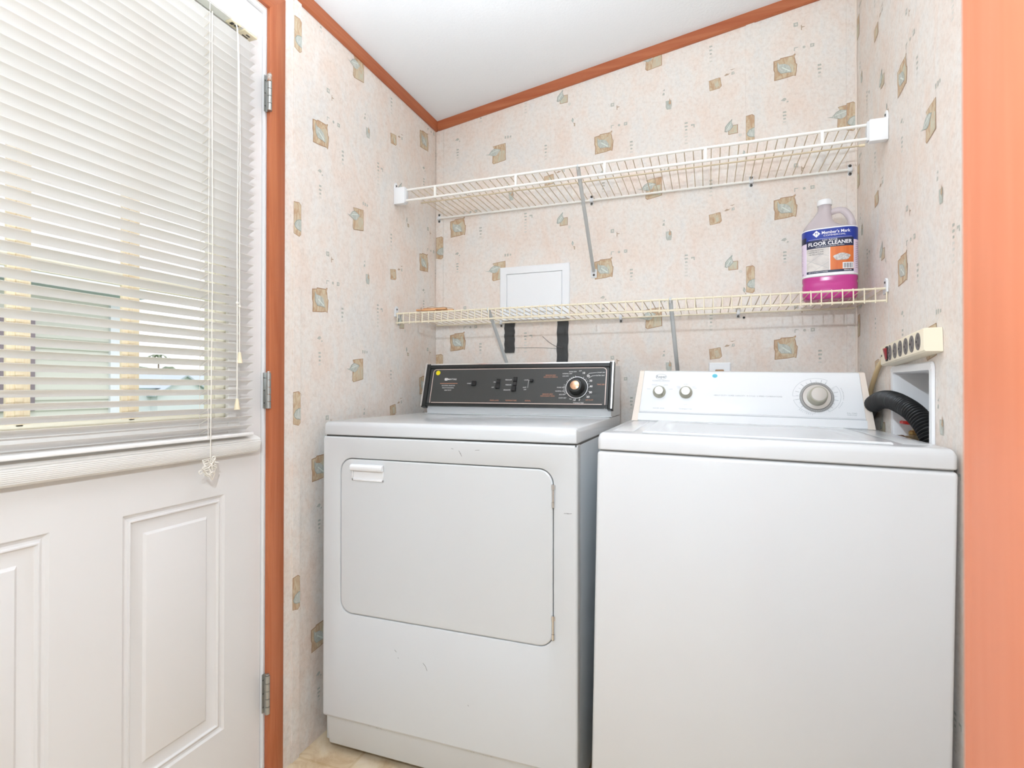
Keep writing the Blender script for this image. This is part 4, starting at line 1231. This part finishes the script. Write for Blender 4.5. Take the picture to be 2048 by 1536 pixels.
mb.tube(smooth_path([(-.002, 0, .262), (.018, 0, .269), (.036, 0, .266), (.050, 0, .249), (.058, 0, .225), (.060, 0, .200)]), [.009] * 8 + [.0098] * 8 + [.0105] * 5, 'jug', 14)
jsub(mb, 'handle')
# label wrapped around the front
NS = 400
path = [sup(PI + PI * i / NS * 1.0 + 0, AX + .0008, AY + .0008) for i in range(NS + 1)]   # left -> front(-y) -> right
cum = [0]
for a, b in zip(path, path[1:]): cum.append(cum[-1] + math.hypot(b[0] - a[0], b[1] - a[1]))
HALF = cum[-1] / 2
def fJ(s, z, o=0):
    s = max(-HALF, min(HALF, s)) + HALF
    lo, hi = 0, NS
    while hi - lo > 1:
        m_ = (lo + hi) // 2
        if cum[m_] <= s: lo = m_
        else: hi = m_
    t = (s - cum[lo]) / max(cum[lo + 1] - cum[lo], 1e-9)
    x = path[lo][0] + (path[lo + 1][0] - path[lo][0]) * t; y = path[lo][1] + (path[lo + 1][1] - path[lo][1]) * t
    dx, dy = path[lo + 1][0] - path[lo][0], path[lo + 1][1] - path[lo][1]; l = math.hypot(dx, dy) or 1
    return Vector((x + dy / l * o, y - dx / l * o, z))
mb = MB()
def lrect(s0, s1, z0, z1, k, o, sk=0):
    n = max(2, int((s1 - s0) / .003))
    for i in range(n):
        a, b = s0 + (s1 - s0) * i / n, s0 + (s1 - s0) * (i + 1) / n
        mb.poly([fJ(a, z0, o), fJ(b, z0, o), fJ(b, z1, o), fJ(a, z1, o)], k)
LZ_0, LZ_1 = .068, .208
E1 = .0002
lrect(-.095, .095, LZ_0, LZ_1, 'lwhite', E1)
lrect(-.095, -.062, LZ_0 + .004, .168, 'llil', 2 * E1); lrect(.062, .095, LZ_0 + .004, .168, 'llil', 2 * E1)
lrect(-.095, .095, .168, .205, 'lblue', 2 * E1); lrect(-.061, .061, .150, .174, 'lnavy', 3 * E1); lrect(-.095, -.062, .168, .186, 'lnavy', 3 * E1)
lrect(-.061, -.001, .083, .150, 'ltile', 3 * E1); lrect(.001, .061, .083, .150, 'lwood', 3 * E1)
lrect(-.061, .061, .076, .083, 'lnavy', 3 * E1)
lrect(.032, .060, .084, .102, 'lwhite', 4 * E1)
for i in range(11): lrect(.034 + i * .0022, .034 + i * .0022 + (.0012 if i % 3 else .0006), .086, .100, 'black', 5 * E1)
sp_ = [(.030 + .021 * math.cos(a) * (1 + .07 * math.sin(5 * a)), .119 + .0105 * math.sin(a) * (1 + .07 * math.sin(5 * a))) for a in [2 * PI * i / 26 for i in range(26)]]
for q in range(26): mb.poly([fJ(.030, .119, .0018), fJ(*sp_[q], .0016), fJ(*sp_[(q + 1) % 26], .0016)], 'lgrey')
def jline(s0, z0, s1, z1, w, k):
    n = 24
    for i in range(n):
        a, b = i / n, (i + 1) / n
        mb.poly([fJ(s0 + (s1 - s0) * a, z0 + (z1 - z0) * a - w / 2, 4 * E1), fJ(s0 + (s1 - s0) * b, z0 + (z1 - z0) * b - w / 2, 4 * E1), fJ(s0 + (s1 - s0) * b, z0 + (z1 - z0) * b + w / 2, 4 * E1), fJ(s0 + (s1 - s0) * a, z0 + (z1 - z0) * a + w / 2, 4 * E1)], k)
jline(-.061, .118, -.002, .088, .0008, 'inkg'); jline(-.061, .104, -.020, .132, .0008, 'inkg'); jline(-.040, .084, -.002, .108, .0008, 'inkg'); jline(-.02, .132, -.002, .124, .0006, 'inkg')
def tJ(txt, s, z, size, k, bold=0, w=None): put_text(mb, txt, size, k, lambda x, y: fJ(s + x, z + y, 5 * E1), bold, width=w)
mb.poly([fJ(-.034 + a, .192 + b, 5 * E1) for a, b in ((-.010, 0), (0, -.010), (.010, 0), (0, .010))], 'lwhite')
tJ('M', -.034, .192, .011, 'lblue', 0)
tJ("Member's Mark", .015, .1935, .0125, 'lwhite', .00015, .072)
tJ('COMMERCIAL', .012, .1845, .0065, 'lwhite', 0, .056)
lrect(-.055, .056, .1762, .1767, 'lwhite', 5 * E1)
tJ('NO RINSE', 0, .1715, .0055, 'lwhite', 0, .038)
tJ('FLOOR CLEANER', 0, .1620, .0150, 'lwhite', .0003, .112)
tJ('CLEANS WITHOUT DULLING THE FINISH', 0, .1535, .0038, 'lwhite', 0, .072)
for i, t_ in enumerate(('CONCENTRATED', 'REMOVES DIRT & GRIME', 'NEUTRAL pH FORMULA')): tJ('> ' + t_, -.036, .1445 - .0062 * i, .0050, 'black', 0, .040)
tJ('1 GAL', -.078, .078, .006, 'black'); tJ('REGULAR', .045, .0795, .0045, 'lwhite', .0001); tJ('KEEP OUT OF REACH OF CHILDREN', -.030, .0795, .0038, 'lwhite', 0, .05)
for i in range(14): lrect(.067, .067 + (.020 if i % 3 else .014), .158 - i * .0055, .1588 - i * .0055, 'outg', 4 * E1)
for i in range(12): lrect(-.088, -.088 + (.012 if i % 3 else .007), .160 - i * .005, .1607 - i * .005, 'outg', 4 * E1)
under(jsub(mb, 'label', 'blue and white printed label', True), jb)

# ------------------------------------------------------------------ white access panel
ap = tag(empty('access_panel', (-.633, YB, 1.40)), 'square white access panel on the back wall above the lower shelf', 'access panel')
mb = MB()
ax0, ax1, az0, az1 = -.776, -.492, 1.291, 1.503
def rc(i, y): return [(ax0 + i, y, az0 + i), (ax1 - i, y, az0 + i), (ax1 - i, y, az1 - i), (ax0 + i, y, az1 - i)]
mb.loft([rc(0, YB - .0006), rc(0, YB - .004), rc(.003, YB - .007), rc(.028, YB - .008), rc(.0295, YB - .005), rc(.030, YB - .003)], 'wplast', True, True)
sub(mb, 'panel_frame', ap, 30)
mb = MB()
mb.loft([rc(.0315, YB - .003), rc(.0315, YB - .0068), rc(.0325, YB - .0076)], 'wplast')
sub(mb, 'panel_door', ap, 30)
# black tape strips
for (x0, x1, z0, lb) in ((-.757, -.714, 1.165, 'short strip of black tape hanging below the left of the white panel'), (-.541, -.497, 1.05, 'long strip of black tape hanging below the right of the white panel')):
    mb = MB()
    n = 14; rg = []
    for i in range(n + 1):
        z = 1.2875 + (z0 - 1.2875) * i / n; w_ = .0012 * math.sin(i * 1.7)
        ex = (x1 - x0) * .08 * (i / n) * (-1 if x0 > -.6 else 0)
        y = YB - (.0028 + .0008 * math.sin(i * 2.3))
        rg.append([(x0 + w_ + ex, y, z), (x1 + w_ + ex, y - .0004, z), (x1 + w_ + ex, y - .001, z), (x0 + w_ + ex, y - .0008, z)])
    mb.loft(rg, 'tape')
    if x0 < -.6: pass
    tag(mb.build('tape_strip'), lb, 'tape', 'black tape below the white panel')
mb = MB()
mb.tube(smooth_path([(-.71, YB - .0012, 1.184), (-.65, YB - .0012, 1.183), (-.59, YB - .0012, 1.181), (-.545, YB - .0015, 1.178)]), .0006, 'outg', 5)
mb.tube(smooth_path([(-.600, YB - .0012, 1.226), (-.575, YB - .0055, 1.204), (-.545, YB - .0075, 1.186), (-.520, YB - .0075, 1.180)]), .0009, 'outg', 5)
tag(mb.build('thin_wire'), 'thin grey wires crossing the wall behind the dryer console', 'wire')

# ------------------------------------------------------------------ wall outlet behind the washer
ol = tag(empty('wall_outlet', (.0385, YB, 1.07)), 'white outlet plate with brown receptacle behind the washer console', 'outlet')
mb = MB()
mb.loft([[(x, y, z) for x, z in rrect(.003 + i, .074 - i, 1.000 + i, 1.115 - i, .003)] for i, y in ((0, YB - .0005), (0, YB - .003), (.003, YB - .006))], 'wplast')
sub(mb, 'cover_plate', ol)
for zz in (1.078, 1.032):
    mb = MB()
    mb.box((.024, YB - .0095, zz - .012), (.052, YB - .0062, zz + .013), 'brown', .003)
    for du in (-.006, .005): mb.box((.038 + du, YB - .0098, zz), (.0395 + du, YB - .0092, zz + .007), 'black')
    sub(mb, 'receptacle', ol, label='brown receptacle')

# ------------------------------------------------------------------ washer box on the right wall
wb = tag(empty('washer_outlet_box', (XR, 1.515, .90)), 'white recessed washer outlet box in the right wall', 'outlet box')
mb = MB()
fy0, fy1, fz0, fz1 = 1.374, 1.652, .775, 1.086
def rb(i, x, r=.014): return [(x, a, b) for a, b in rrect(fy0 + i, fy1 - i, fz0 + i, fz1 - i, max(r - i * .5, .002))]
mb.loft([rb(0, XR - .0006), rb(0, XR - .003), rb(.003, XR - .0055), rb(.018, XR - .0055), rb(.0195, XR - .002), rb(.022, XR + .08), ], 'wplast', True, False)
mb.poly(rb(.022, XR + .08), 'wplast')
for yy, zz in ((fy0 + .011, fz1 - .012), (fy1 - .011, fz1 - .012)):
    mb.lathe([(.0001, 0), (.006, 0), (.0055, .0010), (.0001, .0012)], 'wplast', 16, Matrix.Translation((XR - .0055, yy, zz)) @ Matrix.Rotation(R(-90), 4, 'Y'))
sub(mb, 'box', wb, 30)
# drain hose: corrugated
ctrl = [(.4280, 1.875, .60), (.4280, 1.872, .78), (.4280, 1.860, .87), (.4280, 1.820, .935), (.4280, 1.755, .975), (.4285, 1.680, .995), (.431, 1.605, .999), (.438, 1.545, .990),
        (.449, 1.488, .970), (.460, 1.446, .936), (.468, 1.424, .890), (.470, 1.420, .84), (.470, 1.420, .79)]
pth = smooth_path(ctrl, 26)
rads = []
ncor = len(pth)
mb = MB(); mb2 = MB()
arc = 0; rads = []
for i, p_ in enumerate(pth):
    if i: arc += (pth[i] - pth[i - 1]).length
    cor = 5.2 * 26 < i < len(pth) - 40
    rads.append(.0175 + (.0022 * math.cos(2 * PI * arc / .0072) if cor else 0))
fine = []; fr = []
acc = 0
for i in range(len(pth) - 1):
    for j in range(3):
        t = j / 3; q = pth[i].lerp(pth[i + 1], t)
        if fine: acc += (q - fine[-1]).length
        fine.append(q)
        cor = 4.3 * 26 < i < len(pth) - 40
        fr.append(.0200 + (.0034 * math.cos(2 * PI * acc / .0074) if cor else 0))
mb.tube(fine, fr, 'hose', 20)
hs = tag(mb.build('drain_hose', None, 60), 'black corrugated drain hose arching from the washer into the wall box', 'hose')
hs.location = (0, 0, 0)
mb = MB(); mb.lathe([(.0212, .805), (.0245, .805), (.0245, .862), (.0212, .864)], 'hoseg', 24, Matrix.Translation((.470, 1.420, 0)))
o = mb.build('hose_cuff'); o.parent = hs; o['label'] = 'grey rubber cuff'
# valves
def valve(y, zb, colour_hose, name_label, handle=True, x=.481):
    v = tag(empty('water_valve', (x, y, zb)), name_label, 'valve')
    mb = MB()
    mx = Matrix.Translation((x, y, 0))
    mb.lathe([(.0001, .79), (.0085, .79), (.0085, zb - .016), (.0105, zb - .014), (.0105, zb + .010), (.0085, zb + .012), (.0001, zb + .012)], 'brass', 20, mx)
    # outlet towards the back of the alcove and the room
    d = Vector((-1, -.28, -.03)).normalized()
    o_ = Vector((x, y, zb - .002))
    rot = d.to_track_quat('Z', 'Y').to_matrix().to_4x4(); mo = Matrix.Translation(o_) @ rot
    mb.lathe([(.0001, .006), (.0075, .006), (.0075, .014), (.0115, .015), (.0115, .019), (.0075, .020), (.0075, .024), (.0001, .024)], 'brass', 20, mo)
    sub(mb, 'valve_body', v, label='brass valve body')
    mb = MB()
    mb.lathe([(.0001, zb + .012), (.0108, zb + .012), (.0108, zb + .019), (.0075, zb + .022), (.0001, zb + .022)], 'brass2', 6, mx)
    mb.lathe([(.0001, zb + .022), (.0030, zb + .022), (.0030, zb + .036), (.0001, zb + .036)], 'brass', 10, mx)
    sub(mb, 'bonnet', v)
    mb = MB()
    mb.lathe([(.0001, .024), (.0132, .0245), (.0140, .027), (.0140, .037), (.0120, .0395), (.0001, .0395)], 'brass', 24, mo)
    mb.lathe([(.0001, .0395), (.0072, .0395), (.0082, .046), (.0075, .052), (.0001, .053)], 'alu', 18, mo)
    sub(mb, 'hose_coupling', v)
    mb = MB()
    n = 30
    prof_ = []
    for i in range(n):
        a = 2 * PI * i / n; r_ = .0185 * (1 + .14 * math.cos(5 * a)); prof_.append((r_ * math.cos(a), r_ * math.sin(a)))
    mh = Matrix.Translation((x - .009, y + .001, zb + .036)) @ Matrix.Rotation(R(6), 4, 'Y')
    mb.loft([[mh @ Vector((a * s_, b * s_, z_)) for a, b in prof_] for s_, z_ in ((.8, 0), (1, .0015), (1, .0065), (.85, .0085))], 'red' if handle else 'inkb')
    sub(mb, 'valve_handle', v, label='red wheel handle')
    mb = MB()
    p0 = o_ + d * .052
    hp = smooth_path([p0, p0 + d * .008 + Vector((0, .004, -.001)), p0 + d * .010 + Vector((.002, .022, -.012)), Vector((.4400, p0.y + .040, .84)), Vector((.4400, p0.y + .048, .76))])
    mb.tube(hp, [.0060, .0068, .0074] + [.0078] * (len(hp) - 3), colour_hose, 14)
    sub(mb, 'supply_hose', v, label='red supply hose')
    return v
valve(1.602, .901, 'red', 'brass water valve with red handle inside the wall box')
mb = MB()
mb.lathe([(.0001, 0), (.012, 0), (.0125, .004), (.012, .012), (.006, .018), (.0001, .018)], 'cplast', 18, Matrix.Translation((.512, 1.41, .868)))
mb.lathe([(.0001, -.06), (.008, -.06), (.008, 0), (.0001, 0)], 'brass', 14, Matrix.Translation((.512, 1.41, .868)))
tag(mb.build('pipe_stub'), 'small capped pipe stub right of the hose in the wall box', 'pipe')

# ------------------------------------------------------------------ power strip
ps = tag(empty('power_strip', (.43, 1.52, 1.13)), 'cream six-outlet power strip fixed above the washer box', 'power strip')
# axis from the near end to the far end, tipped down at the far end
A = Vector((.4503, 1.332, 1.1285)); B = Vector((.4503, 1.624, 1.1095))
axd = (B - A).normalized(); up = Vector((0, -axd.z, axd.y)); nrm = Vector((-1, 0, 0))
Ls = (B - A).length
def fP(u, v, o=0): return A + axd * u + up * v + nrm * o
mb = MB()
hh, dd = .0255, .034
hx = [(-hh, -.0), (-hh * .98, dd - .004), (-hh * .86, dd), (hh * .86, dd), (hh * .98, dd - .004), (hh, 0)]
mb.loft([[fP(u, a * s_, b * s2) for a, b in hx] for u, s_, s2 in ((.0, .95, .96), (.003, 1, 1), (Ls - .003, 1, 1), (Ls, .95, .96))], 'strip')
hou = sub(mb, 'housing', ps, 30)
for i in range(6):
    uc = .027 + i * .0374
    mb = MB()
    mb.loft([[fP(uc + a, b, o_) for a, b in circle(0, 0, .0135 * s_, 24, .0185 * s_)] for o_, s_ in ((dd + .0001, 1), (dd + .0012, 1), (dd + .0018, .93))], 'outg')
    for (a, b) in ((.002, .0085), (.001, -.0075)): mb.loft([[fP(uc - .005 + x, b - .002 + y, dd + o_) for x, y in ((-.0013, -.002), (.0013, -.002), (.0013, .0035), (-.0013, .0035))] for o_ in (.0018, .0021)], 'black')
    mb.loft([[fP(uc + .006 + x, y, dd + o_) for x, y in circle(0, 0, .0023, 10)] for o_ in (.0018, .0021)], 'black')
    under(sub(mb, 'socket', ps, label='grey three-hole socket'), hou)
mb = MB()
mb.loft([[fP(.2365 + x, y, dd + o_) for x, y in ((-.007, -.018), (.007, -.018), (.007, .018), (-.007, .018))] for o_ in (.0001, .002)], 'dark')
mb.loft([[fP(.2370 - .005, -.014, dd + .002), fP(.2370 + .005, -.014, dd + .002), fP(.2370 + .005, .014, dd + .002), fP(.2370 - .005, .014, dd + .002)],
         [fP(.2370 - .005, -.014, dd + .0032), fP(.2370 + .005, -.014, dd + .0032), fP(.2370 + .005, .013, dd + .008), fP(.2370 - .005, .013, dd + .008)]], 'redd')
under(sub(mb, 'rocker_switch', ps, label='dark red switch'), hou)
mb = MB()
mb.loft([[fP(.281 + x, y, dd + o_) for x, y in circle(0, 0, .0028, 10)] for o_ in (.0001, .0006)], 'black')
under(sub(mb, 'reset_button', ps), hou)
mb = MB()
mb.tube(smooth_path([(.4370, 1.615, 1.108), (.4385, 1.660, 1.108), (.4405, 1.715, 1.096), (.4425, 1.775, 1.063), (.4435, 1.835, 1.008), (.4435, 1.875, .94), (.4435, 1.935, .84), (.4430, 1.940, .70)]), .0062, 'cordy', 12)
sub(mb, 'power_cord', ps, label='tan power cord')

# ------------------------------------------------------------------ outdoors
GZ = -.8
mb = MB()
rows = [(-1.3, GZ), (-12, GZ), (-25, -1.6), (-45, -2.9), (-90, -4.0), (-140, -4.0)]
mb.loft([[(x, -30, z), (x, 140, z)] for x, z in rows], 'grass', False, False)
tag(mb.build_flat('lawn'), 'green lawn seen outside through the door window', 'lawn', kind='stuff')
# neighbouring home with lap siding
nh = tag(empty('neighbour_house', (-7, 2, GZ)), 'pale sage sided house with white eave close outside the door window', 'house')
mb = MB()
z = GZ; pr = []
while z < 1.97:
    pr += [(-5.985, z), (-6.0, z + .10)]; z += .10
pr = pr + [(-6.2, 1.97), (-6.2, GZ)]
mb.loft([[(x, y, zz) for x, zz in pr] for y in (-1.5, 3.93)], 'siding')
sub(mb, 'siding_wall', nh, 20)
mb = MB(); mb.box((-6.22, 3.93, GZ), (-5.96, 4.05, 2.0), 'fascia'); sub(mb, 'corner_post', nh)
mb = MB(); mb.box((-6.30, 4.05, GZ), (-6.0, 4.105, 1.98), 'dgreen'); sub(mb, 'downpipe', nh)
mb = MB(); mb.box((-6.4, -1.6, 1.97), (-5.72, 4.12, 2.0), 'roofg'); sub(mb, 'soffit', nh)
mb = MB(); mb.box((-5.74, -1.6, 1.985), (-5.70, 4.14, 2.10), 'fascia'); sub(mb, 'fascia_board', nh)
mb = MB(); mb.loft([[(-5.72, y, 2.08), (-9.0, y, 2.35), (-9.0, y, 2.30), (-5.74, y, 2.04)] for y in (-1.6, 4.14)], 'roofg'); sub(mb, 'roof', nh)
for y0, y1 in ((2.60, 3.055), (3.19, 3.25)):
    mb = MB(); mb.box((-6.0, y0, .80), (-5.965, y1, 1.72), 'shut', .004); sub(mb, 'shutter', nh, label='mauve shutter')
# far white house with a gable
fh = tag(empty('far_house', (-45, 35, -2.9)), 'white gabled house across the lawn seen in the right pane', 'house')
mb = MB(); mb.box((-53, 30.5, -3.2), (-45, 41.5, .95), 'house'); sub(mb, 'wall', fh)
mb = MB(); mb.loft([[(-44.6, y, .9), (-49.5, y, 2.35), (-54, y, .9)] for y in (30.2, 41.8)], 'roofg'); sub(mb, 'roof', fh)
mb = MB()
mb.loft([[(x, 33.0, -3.2), (x, 37.6, -3.2), (x, 37.6, .70), (x, 35.6, 1.95), (x, 33.0, .45)] for x in (-44.2, -46)], 'house'); sub(mb, 'gable_wall', fh)
mb = MB()
mb.loft([[(x, 32.6, .30), (x, 35.6, 2.12), (x, 38.2, .50), (x, 38.2, .38), (x, 35.6, 1.95), (x, 32.6, .18)] for x in (-43.9, -46.5)], 'roofg'); sub(mb, 'gable_roof', fh)
mb = MB(); mb.box((-44.95, 38.6, -1.2), (-44.9, 39.6, .2), 'roofg'); sub(mb, 'window', fh)
# trees
rr = random.Random(11)
def tree(x, y, w, h, z0, lb):
    t = tag(empty('tree', (x, y, z0)), lb, 'tree', 'trees behind the far white house')
    tmp = MB()
    bmv = tmp.bm
    for i in range(26):
        a = rr.uniform(0, 2 * PI); q = rr.random() ** .6
        c_ = Vector((x + w * .5 * q * math.cos(a) * .6, y + w * .5 * q * math.sin(a), z0 + h * (.45 + .45 * rr.random() * (1 - .5 * q))))
        s = bmesh.new(); bmesh.ops.create_icosphere(s, subdivisions=2, radius=w * rr.uniform(.10, .2))
        for v in s.verts: v.co = c_ + v.co * rr.uniform(.8, 1.2)
        tmp.merge(s, 'tree')
    sub(tmp, 'foliage', t)
    mb = MB(); mb.tube([(x, y, z0), (x, y, z0 + h * .6)], w * .03, 'trunk', 8); sub(mb, 'trunk', t)
tree(-62, 46.0, 6.5, 7.6, -3.6, 'leafy tree left of the group behind the far white house')
tree(-71, 55.5, 7.0, 8.0, -3.6, 'leafy tree in the middle behind the far white house')
tree(-62, 51.6, 4.5, 5.6, -3.6, 'low leafy tree right of the group behind the far white house')
t = tag(empty('tree', (-60, 44.9, -3.6)), 'tall thin tree with a tufted top above the far roof', 'tree', 'trees behind the far white house')
mb = MB(); mb.tube([(-60, 44.9, -3.6), (-60, 44.9, 4.4)], .08, 'trunk', 6); sub(mb, 'trunk', t)
mb = MB()
for i in range(11):
    a = 2 * PI * i / 11
    mb.loft([[Vector((-60 + r_ * math.cos(a) + s_ * math.sin(a), 44.9 + r_ * math.sin(a) - s_ * math.cos(a), 4.4 + z_)) for s_ in (-.12, .12)] for r_, z_ in ((0, 0), (.5, .35), (1.0, .15), (1.2, -.1))], 'tree', False, False)
sub(mb, 'foliage', t)
